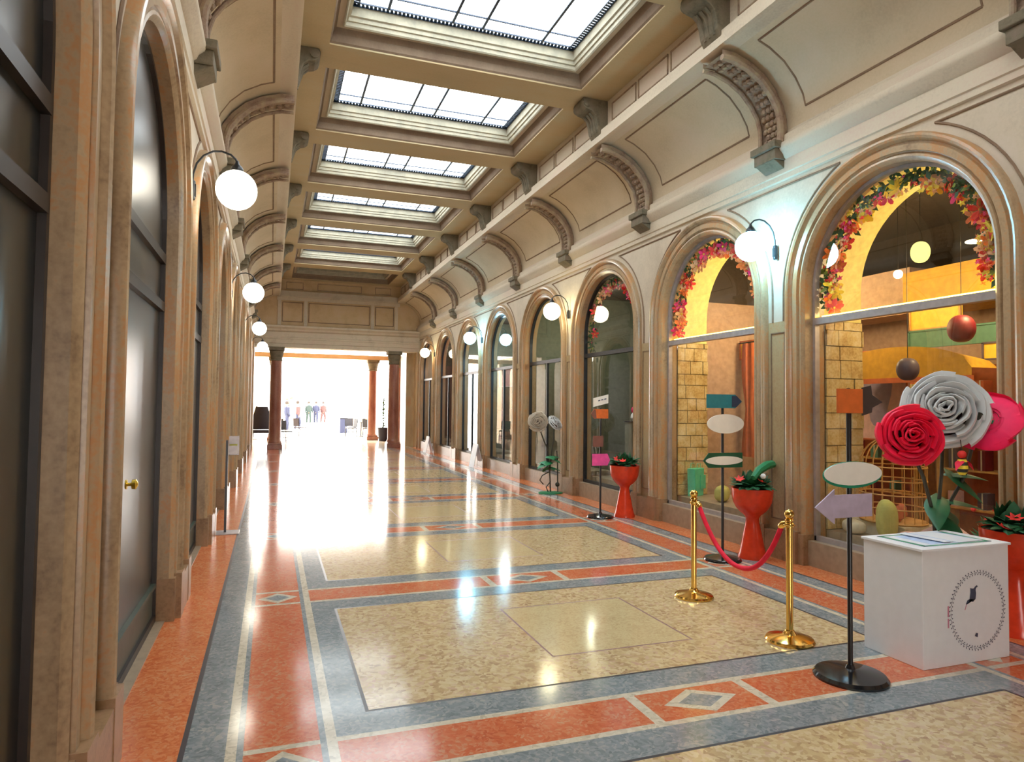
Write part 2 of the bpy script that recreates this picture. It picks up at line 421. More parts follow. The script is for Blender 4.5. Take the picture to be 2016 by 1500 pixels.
# carved ribs on the coves and corbels of the lantern: one prototype each, then copies
def rib_proto(side):
    f = mx(side)
    root = thing('carved_rib', 'carved plaster rib', 'plaster rib')
    cvp = [(5.315, 4.58), (5.325, 4.72), (5.315, 4.86), (5.27, 5.01), (5.17, 5.16), (5.02, 5.31), (4.83, 5.42), (4.62, 5.485), (4.46, 5.49)]
    def off(d):
        out = []
        for i, (x, z) in enumerate(cvp):
            a = cvp[max(0, i-1)]; b = cvp[min(len(cvp)-1, i+1)]; tx, tz = b[0]-a[0], b[1]-a[1]; l = math.hypot(tx, tz)
            out.append((x-tz/l*d, z+tx/l*d))
        return out
    o1, o2 = off(.05), off(.12)
    m = MB()
    rows = [[(f(p[0]), y, p[1]) for p in q] for q, y in ((cvp, -.17), (o1, -.17), (o1, .17), (cvp, .17))]
    m.grid(rows); m.build('rib_band', 'rib_plaster', root, True)
    for yy in (-.165, .165):
        m = MB(); q = off(.085); k_ = 1.15 if yy < 0 else .7; m.tube([(f(x), yy, z) for x, z in q], [.035*k_]*(len(q)-1)+[.03*k_], 8)
        m.build('rib_edge', 'rib_plaster', root, True)
    m = MB(); q = off(.055)
    for i in range(15):
        t = i/14*(len(q)-1.6); a = int(t); fr_ = t-a; x = q[a][0]*(1-fr_)+q[a+1][0]*fr_; z = q[a][1]*(1-fr_)+q[a+1][1]*fr_
        for yy in (-.07, 0, .07):
            m.ball((f(x), yy+(.02 if i % 2 else -.02), z), .042, 8, sz=.9)
    m.build('carved_leaves', 'rib_plaster', root, True)
    m = MB()
    m.box(min(f(5.12), f(5.32)), max(f(5.12), f(5.32)), -.20, .20, 4.52, 4.60)
    m.box(min(f(5.15), f(5.32)), max(f(5.15), f(5.32)), -.17, .17, 4.40, 4.52)
    m.prism([(f(5.15), -.15, 4.40), (f(5.32), -.15, 4.40), (f(5.32), -.15, 4.30)], (0, .30, 0))
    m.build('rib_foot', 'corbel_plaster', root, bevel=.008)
    return root
def corbel_proto(side):
    f = mx(side); root = thing('scroll_corbel', 'corbel', 'corbel')
    pr_ = [(4.57, 6.15), (4.17, 6.15), (4.15, 6.10), (4.17, 6.03), (4.22, 5.99), (4.30, 5.97), (4.36, 5.92), (4.39, 5.83), (4.41, 5.72), (4.45, 5.65), (4.50, 5.61), (4.57, 5.60)]
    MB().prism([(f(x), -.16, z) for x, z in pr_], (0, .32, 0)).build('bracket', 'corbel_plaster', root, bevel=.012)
    m = MB()
    for y in (-.16, .16): m.tube([(f(4.225), y-.02, 6.075), (f(4.225), y+.02, 6.075)], .06, 14)
    for y in (-.08, 0, .08): m.tube([(f(x), y, z) for x, z in [(4.30, 5.96), (4.365, 5.90), (4.40, 5.80), (4.43, 5.69)]], .02, 6)
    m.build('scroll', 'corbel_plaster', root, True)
    return root
WORDS = ['first', 'second', 'third', 'fourth', 'fifth', 'sixth', 'seventh', 'eighth']
for side in (1, -1):
    nm = 'right' if side > 0 else 'left'
    ks = list(range(0, 8))
    r0 = rib_proto(side); c0 = corbel_proto(side)
    for n, k in enumerate(ks):
        y = 3.26+2.8*k
        rr = r0 if n == 0 else copy_tree(r0); rr.location = (0, y, 0)
        cc = c0 if n == 0 else copy_tree(c0); cc.location = (0, y, 0)
        tag(rr, 'curved plaster rib with carved leaves on the %s cove, %s from the camera' % (nm, WORDS[n]), 'ceiling rib', 'carved ribs on the '+nm+' cove')
        tag(cc, 'dark scrolled corbel under the ceiling beam on the %s side, %s from the camera' % (nm, WORDS[n]), 'corbel', 'corbels on the '+nm+' side of the skylights')

# coffered ceiling: beams with a stepped well round every skylight
ce = MB(); we = MB()
X0, X1 = XC-2.25, XC+2.25; HX = 1.74
for c in BAYS:
    hy = 1.09
    y0, y1, x0, x1 = c-1.4, c+1.4, X0, X1
    i0, i1, j0, j1 = XC-HX, XC+HX, c-hy, c+hy
    Z = 6.15
    for a, b, cc, d in ((x0, x1, y0, j0), (x0, x1, j1, y1), (x0, i0, j0, j1), (i1, x1, j0, j1)):
        ce.poly([(a, cc, Z), (b, cc, Z), (b, d, Z), (a, d, Z)], 0)
    def ring(o, z): return [(i0+o, j0+o, z), (i1-o, j0+o, z), (i1-o, j1-o, z), (i0+o, j1-o, z)]
    ce.grid([ring(0, 6.15), ring(0, 6.17)], 0, True)
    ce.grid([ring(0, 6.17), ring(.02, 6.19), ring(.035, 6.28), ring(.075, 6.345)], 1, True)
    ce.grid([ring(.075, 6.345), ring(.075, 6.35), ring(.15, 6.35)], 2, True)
    we.grid([ring(.15, 6.35), ring(.15, 6.325), ring(.165, 6.32), ring(.18, 6.335), ring(.185, 6.38), ring(.205, 6.385), ring(.21, 6.43), ring(.235, 6.44), ring(.245, 6.56), ring(.245, 6.62)], 0, True)
struct(ce.build('ceiling', ['beam_plaster', 'coffer_shade', 'coffer_plaster']))
trim(we, 'well_plaster')

# skylights
def skylight(hx, hy):
    root = thing('skylight', 'x', 'skylight')
    z = 6.56
    MB().box(-hx, hx, -hy, hy, z+.012, z+.02).build('pane', 'skylight_pane', root)
    m = MB()
    b = .075
    for a in (-1, 1):
        for q in (hx, hx-b): m.box(min(a*q, a*(q-.012)), max(a*q, a*(q-.012)), -hy, hy, z-.008, z+.01)
        for q in (hy, hy-b): m.box(-hx, hx, min(a*q, a*(q-.012)), max(a*q, a*(q-.012)), z-.008, z+.01)
    n = int(2*hx/.05)
    for a in (-1, 1):
        for i in range(n):
            x = -hx+(i+.5)*2*hx/n; y = a*(hy-b/2-.005)
            m.prism([(x-.025, y-.035, z), (x+.012, y-.035, z), (x+.025, y+.035, z), (x-.012, y+.035, z)], (0, 0, .008))
        n2 = int(2*hy/.05)
        for i in range(n2):
            y = -hy+(i+.5)*2*hy/n2; x = a*(hx-b/2-.005)
            m.prism([(x-.035, y-.025, z), (x-.035, y+.012, z), (x+.035, y+.025, z), (x+.035, y-.012, z)], (0, 0, .008))
    m.build('lead_border', 'skylight_lead', root)
    m = MB()
    for x in (-1.06, -.24, .16, 1.0): m.box(x-.017, x+.017, -hy+b, hy-b, z-.012, z+.01)
    for y in (-.53, .53): m.box(-hx+b, hx-b, y-.009, y+.009, z-.006, z+.01)
    m.build('glazing_bar', 'skylight_lead', root)
    return root
s0 = skylight(1.495, .845)
for n, c in enumerate([4.66+2.8*k for k in range(-1, 7)]):
    s = s0 if n == 0 else copy_tree(s0)
    s.location = (XC, c, 0)
    if n < 2: lab = 'white leaded skylight above the camera, just out of the picture, %s one' % ('rear' if n == 0 else 'front')
    else: lab = 'white leaded skylight with dark border in the coffered ceiling, %s from the top' % WORDS[n-2]
    tag(s, lab, 'skylight', 'skylights along the hall ceiling')

# near and far end of the hall
m = MB(); m.box(-4.6, -.2, YA-.2, YA, -.1, 6.9); m.box(1.7, 9.2, YA-.2, YA, -.1, 6.9); m.box(-.2, 1.7, YA-.2, YA, 3.2, 6.9); struct(m.build('wall_back', 'wall_plaster'))  # unseen doorway gap, added and placed to let fill light in from behind
we = MB()
Y = YB
we.box(-.9, 5.6, Y, Y+.5, 3.72, 6.2)
struct(we.build('wall_end', 'end_plaster_warmlit'))
en = MB()
en.grid([[(-.72, y, z), (5.36, y, z)] for y, z in [(Y+.5, 3.66), (Y-.06, 3.66), (Y-.06, 3.80), (Y-.085, 3.81), (Y-.085, 3.95), (Y-.10, 3.96), (Y-.11, 4.02), (Y-.05, 4.04), (Y-.05, 4.22), (Y-.12, 4.26), (Y-.14, 4.32), (Y-.22, 4.38), (Y-.22, 4.44), (Y, 4.47)]])
trim(en, 'cornice_plaster')
en = MB()
for a, b in ((.28, 1.0), (1.2, 3.42), (3.62, 4.32)):
    for x0, x1, z0, z1 in ((a, b, 4.60, 4.625), (a, b, 5.30, 5.325), (a, a+.025, 4.6, 5.325), (b-.025, b, 4.6, 5.325)):
        en.box(x0, x1, Y-.02, Y+.01, z0, z1)
trim(en, 'panel_line')
en = MB()
for x in (.19, 1.1, 3.52, 4.42): en.box(x-.06, x+.06, Y-.035, Y, 4.47, 5.42)
en.box(.1, 4.55, Y-.05, Y, 5.38, 5.5)
trim(en, 'cornice_plaster')
en = MB()
en.box(.2, 4.45, Y-.14, Y-.02, 5.5, 5.56); en.box(.2, 4.45, Y-.10, Y-.02, 5.56, 5.72)
trim(en, 'cornice_plaster')
en = MB()
for x0, x1 in ((.4, 1.0), (1.5, 3.1), (3.6, 4.2)):
    for a, b, z0, z1 in ((x0, x1, 5.80, 5.82), (x0, x1, 6.04, 6.06), (x0, x0+.02, 5.8, 6.06), (x1-.02, x1, 5.8, 6.06)): en.box(a, b, Y-.015, Y+.01, z0, z1)
trim(en, 'rib_plaster')
# end piers closing the side walls, and the outer shell that keeps daylight out of the roof space
for side in (1, -1):
    f = mx(side); m = MB(); m.box(min(f(5.26), f(5.9)), max(f(5.26), f(5.9)), YB-.02, YB+.5, 0, 3.72); trim(m, 'pier_stone')
sh = MB()
sh.box(-4.7, 9.3, YA-.3, YB+.5, 6.70, 6.8)
sh.box(9.0, 9.1, YA-.3, YB+.5, -.1, 6.8); sh.box(-4.5, -4.4, YA-.3, YB+.5, -.1, 6.8)
sh.box(5.9, 9.1, YB+.3, YB+.4, -.1, 6.8); sh.box(-4.5, -.9, YB+.3, YB+.4, -.1, 6.8); sh.box(-1, 6, YB+.3, YB+.4, 6.1, 6.8)
struct(sh.build('wall_shell', 'dark_ceiling'))

# columns
def column(name, label, x, y, h=3.66, r=.205, mat='column_stone', capmat='corbel_plaster', group=None):
    root = thing(name, label, 'column', (x, y, 0), 0, group)
    m = MB(); m.box(-.26, .26, -.26, .26, 0, .16); m.box(-.235, .235, -.235, .235, .16, .22); m.build('plinth', mat, root, bevel=.01)
    MB().lathe([(.235, .22), (.24, .25), (.225, .28), (.215, .30), (r, .34), (r, 1.2), (r*.93, h-.55), (r*.93, h-.5)], seg=32).build('shaft', mat, root, True)
    MB().lathe([(r*.95, h-.5), (r*1.08, h-.48), (r*.95, h-.45), (r*.98, h-.38), (r*1.18, h-.2), (r*1.25, h-.14), (r*1.05, h-.12)], seg=20).build('capital', capmat, root, True)
    MB().box(-.27, .27, -.27, .27, h-.12, h).build('abacus', capmat, root)
    return root
column('stone_column', 'round stone column on a square plinth, left of the bright exit', .13, YB-.02)
column('stone_column', 'round reddish column on a square plinth, right of the bright exit', 4.38, YB+.1)
column('stone_column', 'red column standing further back, right edge of the bright exit', 4.36, 31.2)
column('stone_column', 'column behind the left column of the exit', .1, 31.2)
struct(MB().box(-1.7, -1.25, 26.1, 37.0, 0, 4.25).build('wall_court_left_block', 'pier_stone'))  # unseen wall, added to block bright reflections in the right windows
struct(MB().box(4.95, 5.5, 26.2, 27.4, 0, 4.0).build('wall_court_side', 'pier_stone'))
struct(MB().box(5.05, 5.6, 28.5, 31.0, 0, 4.0).build('wall_court_side', 'column_stone'))
struct(MB().box(-3, 7.5, YB+.5, 31.4, 4.25, 4.4).build('ceiling_portico_shade', 'cornice_plaster'))  # unseen slab, added to shade the chairs and columns beyond the exit
column('stone_column', 'slim brown column between the exit column and the right wall', 5.06, 28.0, r=.19)

# daylight court beyond the exit
m = MB(); m.box(-14, 22, YB, 90, -.05, -.001); struct(m.build('floor_court', 'floor_light'))
m = MB(); m.box(-6, 12, 31.0, 31.4, 3.66, 3.86); struct(m.build('ceiling_court_beam', 'peach_stone'))
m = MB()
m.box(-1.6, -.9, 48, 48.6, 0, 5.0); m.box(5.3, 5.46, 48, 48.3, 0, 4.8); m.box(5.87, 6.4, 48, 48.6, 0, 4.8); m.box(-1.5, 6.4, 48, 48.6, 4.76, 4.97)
struct(m.build('wall_court', 'peach_stone'))
# ================================================================ shop windows
def window(n, c, side, gm, fm, ztr=(2.58,), zs=.26, mull=(), xg=5.47):
    f = mx(side)
    root = bpy.data.objects.new('window_%d' % n, None); COL.objects.link(root); struct(root)
    m = MB()
    pts = apath(c, .985, zs, 28)
    m.grid([[(f(x), y, z) for y, z in apath(c, r, zs, 28)] for r, x in ((.998, xg-.03), (.965, xg-.03), (.965, xg+.03), (.998, xg+.03))])
    m.box(min(f(xg-.03), f(xg+.03)), max(f(xg-.03), f(xg+.03)), c-.99, c+.99, zs, zs+.05)
    m.build('window_frame', fm, root)
    for z in ztr:
        m = MB(); m.box(min(f(xg-.035), f(xg+.05)), max(f(xg-.035), f(xg+.05)), c-.97, c+.97, z-.035, z+.035); m.build('transom', fm, root)
    for yy in mull:
        m = MB(); m.box(min(f(xg-.025), f(xg+.025)), max(f(xg-.025), f(xg+.025)), c+yy-.02, c+yy+.02, zs, max(ztr)); m.build('mullion', fm, root)
    m = MB(); m.poly([(f(xg), y, z) for y, z in apath(c, .968, zs+.03, 28)]); m.build('glass_pane', gm, root)
    return root
n = 0
for i, c in enumerate(BAYS):
    n += 1; k = i-4
    if k in (0, 1): window(n, c, 1, 'window_glass', 'frame_metal')
    else: window(n, c, 1, 'window_glass', 'dark_frame', mull=(0,) if k > 2 else ())
for i, c in enumerate(BAYS):
    n += 1
    window(n, c, -1, 'window_glass_left', 'left_frame', ztr=(2.72, 2.36), zs=.014, xg=5.45)
# left side: closed panels in the shop doors
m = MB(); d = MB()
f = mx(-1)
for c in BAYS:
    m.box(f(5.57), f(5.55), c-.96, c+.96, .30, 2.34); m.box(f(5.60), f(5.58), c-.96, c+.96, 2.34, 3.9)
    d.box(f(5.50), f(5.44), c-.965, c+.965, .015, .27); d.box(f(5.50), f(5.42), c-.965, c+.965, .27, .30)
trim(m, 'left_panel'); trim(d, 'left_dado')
kb = thing('door_knob', 'small round brass knob on the dark glass door at the left', 'door knob', (f(5.44), 4.50, 1.16))
MB().lathe([(.028, 0), (.028, .008), (.01, .012), (.01, .03), (.028, .035), (.03, .055), (.012, .065), (.0001, .066)], seg=16).xf(Matrix.Rotation(pi/2, 4, 'Y')).build('knob', 'brass_knob', kb, True)
# rooms behind the windows (closed boxes)
m = MB(); m.box(5.46, 9.0, YA, YB+.3, -.05, .0); struct(m.build('floor_shops', 'shop_floor'))
m = MB(); m.box(5.36, 9.0, YA, YB+.3, 4.22, 4.3); struct(m.build('ceiling_shops', 'dark_ceiling'))
m = MB(); m.box(8.8, 8.9, YA, 8.86, 0, 4.25); struct(m.build('wall_shop_warm', 'shop_wall'))
m = MB(); m.box(8.2, 8.3, 8.86, YB+.3, 0, 4.25)
struct(m.build('wall_shop_green', 'dark_green_room'))
m = MB()
for y in (14.46, 20.06): m.box(5.36, 8.85, y-.06, y+.06, 0, 4.25)
m.box(5.36, 8.85, 8.86, 8.92, 0, 4.25)
struct(m.build('wall_shop_partition', 'dark_green_room'))
m = MB(); m.box(5.45, 8.8, 8.83, 8.86, 0, 3.3); m.box(5.36, 8.85, .4, .52, 0, 4.25); struct(m.build('wall_shop_side', 'shop_wall'))
m = MB(); m.box(5.45, 8.8, 8.82, 8.855, 3.3, 4.22); m.box(8.74, 8.8, .52, 8.83, 3.1, 4.22); struct(m.build('wall_shop_upper', 'dark_ceiling'))
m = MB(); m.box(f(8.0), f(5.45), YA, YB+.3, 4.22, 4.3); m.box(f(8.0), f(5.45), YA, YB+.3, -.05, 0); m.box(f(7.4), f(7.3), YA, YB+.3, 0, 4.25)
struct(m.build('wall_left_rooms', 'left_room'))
# low shelves of stone inside the windows
m = MB()
for c in BAYS: m.box(5.62, 6.45, c-.999, c+.999, 0, .36)
struct(m.build('trim_window_floor', 'sill_stone'))
# deep arched reveals of the two near windows, faced with stone blocks below the transom
for k, c in ((0, BAYS[4]), (1, BAYS[5])):
    m = MB(); n_ = 28
    arc = [(c-1.0*cos(pi*i/n_), SPR+1.0*sin(pi*i/n_)) for i in range(n_+1)]
    arc = [(c-1.0, 2.6)]+arc+[(c+1.0, 2.6)]
    m.grid([[(x, y, z) for y, z in arc] for x in (5.60, 6.12)])
    # face of the reveal towards the room
    m.grid([[(6.12, y, z) for y, z in arc], [(6.12, c+(y-c)*1.39, min(4.22, SPR+(z-SPR)*1.35)) for y, z in arc]])
    trim(m, 'cream_reveal', True)
    for sg in (1, -1):
        m = MB(); m.box(5.6, 6.13, min(c+sg*1.0, c+sg*1.03), max(c+sg*1.0, c+sg*1.03), .36, 2.6, 0); m.box(5.6, 6.13, min(c+sg*1.0, c+sg*1.39), max(c+sg*1.0, c+sg*1.39), .0, 2.6, 0)
        z = .37; r_ = 0
        while z < 2.58:
            h = .15+.05*random.random(); x = 5.61
            while x < 6.11:
                w_ = .10+.12*random.random()
                d_ = .012+.02*random.random()
                a, b = c+sg*1.0, c+sg*(1.0-d_)
                m.box(x, min(6.13, x+w_)-.008, min(a, b), max(a, b), z, min(2.6, z+h)-.008, 1)
                x += w_
            z += h
        trim(m, ['mortar', 'brick_facing'])

# transom light strips
for k, c in ((0, BAYS[4]), (1, BAYS[5])):
    t = thing('light_strip', ['glowing yellow light strip on the transom of the nearest right shop window', 'glowing yellow light strip on the transom of the second right shop window'][k], 'light strip', (5.535, c, 2.632), 0, 'light strips on the transoms')
    MB().box(-.012, .012, -.955, .955, .0, .012).build('lit_tube', 'led_yellow', t)
    MB().box(-.02, .02, -.96, .96, -.017, -.001).build('channel', 'frame_metal', t)

# ================================================================ flower garlands
def flower_mesh(mat, r):
    m = MB()
    for i in range(5):
        a = 2*pi*i/5; ca, sa = cos(a), sin(a)
        p = [(0, 0, 0), (.45, -.28, .12), (.85, -.22, .28), (1, 0, .30), (.85, .22, .28), (.45, .28, .12)]
        q = [(r*(x*ca-y*sa), r*(x*sa+y*ca), r*z) for x, y, z in p]
        m.add(q, [(0, 1, 2), (0, 2, 3), (0, 3, 4), (0, 4, 5)], 0)
    m.ball((0, 0, r*.12), r*.16, 6, 1)
    me = m.build('flower', [mat, 'fl_yellow']); me_ = me.data; bpy.data.objects.remove(me); return me_
FL = [flower_mesh(x, .07) for x in ('fl_red', 'fl_magenta', 'fl_orange', 'fl_yellow', 'fl_peach')]
def garland(c, label, dense=1.0, cols=(0, 1, 2, 3, 4), a0=0, a1=180, legs=(.22, .22), nfl=100, group=None):
    root = thing('flower_garland', label, 'garland', (5.54, c, SPR), 0, group)
    rnd = random.Random(int(c*10)); lv = MB()
    L = []
    for i in range(500):
        L.append(i/499)
    def pt(t, r):
        # t in 0..1 from far foot (larger y) over the arch to the near foot
        tot = legs[0]+pi*r*(a1-a0)/180+legs[1]; s = t*tot
        if s < legs[0]: return (r, -legs[0]+s)
        s -= legs[0]
        if s < pi*r*(a1-a0)/180: a = radians(a0)+s/r; return (r*cos(a), r*sin(a))
        s -= pi*r*(a1-a0)/180; return (-r, -s)
    for i in range(620):
        t = rnd.random(); y, z = pt(t, .91+rnd.uniform(-.07, .04)); x = rnd.uniform(-.02, .07)
        a = rnd.uniform(0, 2*pi); l = rnd.uniform(.05, .10); wd = l*.28; tl = rnd.uniform(-.03, .03)
        dy, dz = cos(a), sin(a)
        lv.add([(x, y, z), (x+tl, y+dy*l*.5-dz*wd, z+dz*l*.5+dy*wd), (x+tl*2, y+dy*l, z+dz*l), (x+tl, y+dy*l*.5+dz*wd, z+dz*l*.5-dy*wd)], [(0, 1, 2, 3)], 0 if rnd.random() < .75 else 1)
    lv.build('leaves', ['leaf_dark', 'leaf_light'], root)
    br = MB(); br.tube([(.03, *pt(i/30, .92)) for i in range(31)], .012, 6); br.build('branch', 'stem', root, True)
    cluster = [rnd.random() for _ in range(16)]
    for i in range(nfl):
        t = min(1, max(0, rnd.choice(cluster)+rnd.gauss(0, .025))) if rnd.random() < .6 else rnd.random()
        y, z = pt(t, .845+rnd.uniform(-.075, .055))
        o = bpy.data.objects.new('flower', FL[cols[int(t*37+rnd.random()*2) % len(cols)]]); COL.objects.link(o); o.parent = root
        o.location = (rnd.uniform(-.035, .05), y, z); o.rotation_euler = (rnd.uniform(-.5, .5), -pi/2+rnd.uniform(-.5, .5), rnd.uniform(0, 6)); k = rnd.uniform(.8, 1.4); o.scale = (k, k, k)
    m = MB(); base = [(cos(2*pi*i/10)*(1 if i % 2 == 0 else .45), sin(2*pi*i/10)*(1 if i % 2 == 0 else .45)) for i in range(10)]
    for i in range(260):
        t = min(1, max(0, rnd.choice(cluster)+rnd.gauss(0, .03))) if rnd.random() < .55 else rnd.random()
        y, z = pt(t, .86+rnd.uniform(-.11, .06)); k = rnd.uniform(.018, .038); x = rnd.uniform(-.06, .04); ty, tz = rnd.uniform(-.5, .5), rnd.uniform(-.5, .5)
        m.add([(x-.25*k, y, z)]+[(x+ty*a*k+tz*b*k, y+a*k, z+b*k) for a, b in base], [(0, j+1, (j+1) % 10+1) for j in range(10)], (cols[int(t*37+rnd.random()*2.5) % len(cols)]))
    o = m.build('small_blossoms', ['fl_red', 'fl_magenta', 'fl_orange', 'fl_yellow', 'fl_peach'], root); o['kind'] = 'stuff'
    return root
garland(BAYS[4], 'red, orange and yellow flower garland round the arch of the nearest right shop window')
garland(BAYS[5], 'red and orange flower garland round the arch of the second right shop window', cols=(0, 1, 2, 2, 4))
garland(BAYS[6], 'dull pink flower garland round the arch of the third right shop window', cols=(1, 4, 1, 4, 0), nfl=46)

# ================================================================ globe lamps on the piers
def globe_lamp(side, gm):
    f = mx(side); root = thing('wall_globe_lamp', 'x', 'wall lamp')
    g = -1 if side > 0 else 1          # towards the hall
    m = MB(); m.lathe([(.022, -.08), (.026, -.07), (.026, .07), (.022, .08)], (0, 0, 0), 12); m.box(-.03 if g < 0 else 0, 0 if g < 0 else .03, -.015, .015, -.05, .05)
    m.build('wall_plate', 'dark_metal', root, True)
    pth = [(0, 0, .06)]+[(g*(.34*(1-cos(t))/2*1.0), 0, .06+.27*sin(t*.5+0) if t < pi*.9 else .06+.27*sin(t*.5)) for t in [pi*i/14 for i in range(1, 15)]]
    pth = [(0, 0, .06), (g*.005, 0, .14), (g*.03, 0, .23), (g*.08, 0, .30), (g*.15, 0, .345), (g*.22, 0, .355), (g*.29, 0, .335), (g*.33, 0, .30), (g*.34, 0, .26)]
    MB().tube(pth, .009, 8).build('arm', 'dark_metal', root, True)
    MB().lathe([(.05, .175), (.055, .20), (.045, .235), (.02, .26), (.012, .29)], (g*.34, 0, 0), 16).build('fitter', 'dark_metal', root, True)
    MB().ball((g*.34, 0, .04), .165, 32).build('globe', gm, root, True)
    return root
_g = MB().ball((-.34, 0, .04), .165, 32).build('globe', 'globe_amber', None, True); warm_globe = _g.data; bpy.data.objects.remove(_g)
for side, gm in ((1, 'globe_cool'), (-1, 'globe_warm')):
    p0 = globe_lamp(side, gm); f = mx(side)
    for q in range(4):
        o = p0 if q == 0 else copy_tree(p0); o.location = (f(5.30), 6.06+5.6*q, 3.40)
        gl = [c_ for c_ in bpy.data.objects if c_.parent == o and c_.name.startswith('globe')][0]
        if side > 0 and q % 2: gl.data = gl.data.copy() if False else warm_globe
        tag(o, 'lit white globe lamp on a thin curved arm, %s along the %s wall' % (['nearest', 'second', 'third', 'farthest'][q], 'right' if side > 0 else 'left'), 'wall lamp', 'globe lamps on the '+('right' if side > 0 else 'left')+' wall')

# ================================================================ giant roses
def petal(m, R, a, spread, h, flare, mi, seed, zoff=0, curl=.25, nu=9, nv=6):
    rnd = random.Random(seed); ph = rnd.uniform(0, 6); rows = []
    for j in range(nv+1):
        v = j/nv; row = []
        for i in range(nu+1):
            u = -1+2*i/nu; wdt = sqrt(max(0, 1-(abs(u)**3)*v*.35))
            ang = a+u*spread*(.55+.45*min(1, v*1.6))
            rad = R*(.35+.65*v**.7)+flare*max(0, v-.55)**1.5+R*.05*sin(u*5+ph)*v
            zz = zoff+h*v*(1-.25*u*u*v)-curl*R*max(0, v-.75)*2.2
            row.append((rad*cos(ang), rad*sin(ang), zz))
        rows.append(row)
    m.grid(rows, mi)
def rose_head(name, R, mat, parent, loc, axis, gap_mat='rose_gap_shade', seed=1):
    """a big paper rose: spiral of overlapping petals opening along axis, plus green sepals"""
    m = MB(); rnd = random.Random(seed); a = rnd.uniform(0, 6)
    layers = [(.08, 2), (.19, 2), (.32, 3), (.48, 3), (.66, 4), (.84, 4), (1.0, 5)]
    for li, (rr, n_) in enumerate(layers):
        a += .9; hz = R*(.46-.52*rr**1.7)
        for i in range(n_):
            a0 = a+2*pi*i/n_+rnd.uniform(-.12, .12); hs = pi/n_*(1.35 if rr < .8 else 1.2); rows = []; ph = rnd.uniform(0, 6); lift = R*rnd.uniform(-.03, .04)
            for j in range(8):
                v = j/7; row = []
                for k in range(11):
                    u = -1+.2*k
                    edge = 1-.16*abs(u)**3*v
                    rad = R*rr*(.50+.50*min(1, v*1.25)**.7)*(1-(.15 if rr < .8 else .07)*u)+R*(.04*sin(u*4+ph)+.02*sin(u*9+ph*2))*v*(.9-.5*rr)+R*.085*max(0, v-.70)/.30
                    z = -.25*R+(hz+lift+.25*R)*min(1, v*1.18)*edge-R*.10*(max(0, v-.82)/.18)**2*(.5+rr)+R*.04*sin(u*3+ph)*v
                    row.append((rad*cos(a0+u*hs), rad*sin(a0+u*hs), z))
                rows.append(row)
            m.grid(rows[:4], 1); m.grid(rows[3:], 0)  # lower petal rows take the dark gap colour, painted as shade
    m.lathe([(.0001, -R*.27), (R*.3, -R*.24), (R*.62, -R*.10), (R*.5, -R*.02), (.0001, 0)], (0, 0, 0), 20, 1)
    M = Vector((0, 0, 1)).rotation_difference(Vector(axis).normalized()).to_matrix().to_4x4()
    m.xf(M); o = m.build('flower_head', [mat, gap_mat], parent, True, loc=loc)
    s = MB()
    for i in range(6):
        t = 2*pi*i/6; s.add([(0, 0, -R*.30), (R*.35*cos(t-.35), R*.35*sin(t-.35), -R*.22), (R*.75*cos(t), R*.75*sin(t), -R*.12), (R*.35*cos(t+.35), R*.35*sin(t+.35), -R*.22)], [(0, 1, 2, 3)])
    s.lathe([(R*.06, -R*.42), (R*.14, -R*.34), (R*.12, -R*.25)], (0, 0, 0), 10); s.xf(M); s.build('sepals', 'leaf_green', o)
    return o
def big_leaf(m, base, tip, width, droop=.05, mi=0):
    B = Vector(base); T = Vector(tip); d = T-B; sd = d.cross(Vector((0, 0, 1)))
    if sd.length < 1e-4: sd = Vector((1, 0, 0))
    sd.normalize(); rows = []; nn = 8
    for i in range(nn+1):
        t = i/nn; w_ = width*sin(pi*min(1, t**.75))*(1-t*.15)+.002; c = B+d*t+Vector((0, 0, -droop*t*t*2+.0))
        rows.append([tuple(c-sd*w_+Vector((0, 0, -.25*w_))), tuple(c-sd*w_*.5), tuple(c+Vector((0, 0, -.12*w_))), tuple(c+sd*w_*.5), tuple(c+sd*w_+Vector((0, 0, -.25*w_)))])
    m.grid(rows, mi)
# near group of roses behind the white box
t = thing('giant_rose_stand', 'tall decorative stand of three giant roses, red, white and pink, behind the white box', 'giant roses', (4.93, 3.86, 0))
MB().lathe([(.20, 0), (.20, .02), (.17, .035), (.03, .05)], seg=28).build('base', 'leaf_dark', t, True)
heads = [((-.69, -.36, 1.47), .20, 'rose_red', (-.62, -.78, .12), 3), ((-.15, -.20, 1.66), .275, 'rose_white', (-.72, -.62, .22), 5), ((.13, -.33, 1.55), .215, 'rose_pink', (.72, .22, -.38), 8)]
for (p, R, mt, ax, sd) in heads:
    A = Vector(ax).normalized(); e = Vector(p)-A*R*.3
    q = [(0, 0, .04), (0, 0, .5), (p[0]*.15, p[1]*.15, .85), (p[0]*.55, p[1]*.55, 1.15), tuple(e-A*.12), tuple(e)]
    MB().tube(q, .013, 8).build('stem', 'stem', t, True)
    rose_head('r', R, mt, t, p, ax, mt if mt == 'rose_pink' else 'rose_gap_shade', seed=sd)
m = MB()
for b, tp, wd in (((0, 0, 1.0), (-.30, -.25, .86), .09), ((0, 0, .95), (.24, -.22, .98), .10), ((.02, -.02, 1.15), (.16, -.30, 1.22), .09), ((0, 0, .85), (-.12, -.32, .70), .10), ((0, 0, .9), (.25, .02, .8), .10), ((.02, -.05, 1.2), (.10, -.30, 1.05), .10)):
    big_leaf(m, b, tp, wd)
m.build('leaves', 'leaf_dark', t, True)
bee = thing('bee_ornament', 'small black and yellow striped bee ornament hanging below the white rose', 'ornament', (4.80, 3.55, 1.24))
m = MB(); mi = 0
pr = [(.0001, -.075), (.02, -.065), (.032, -.045), (.038, -.02), (.038, .005), (.034, .03), (.026, .05), (.0001, .06)]
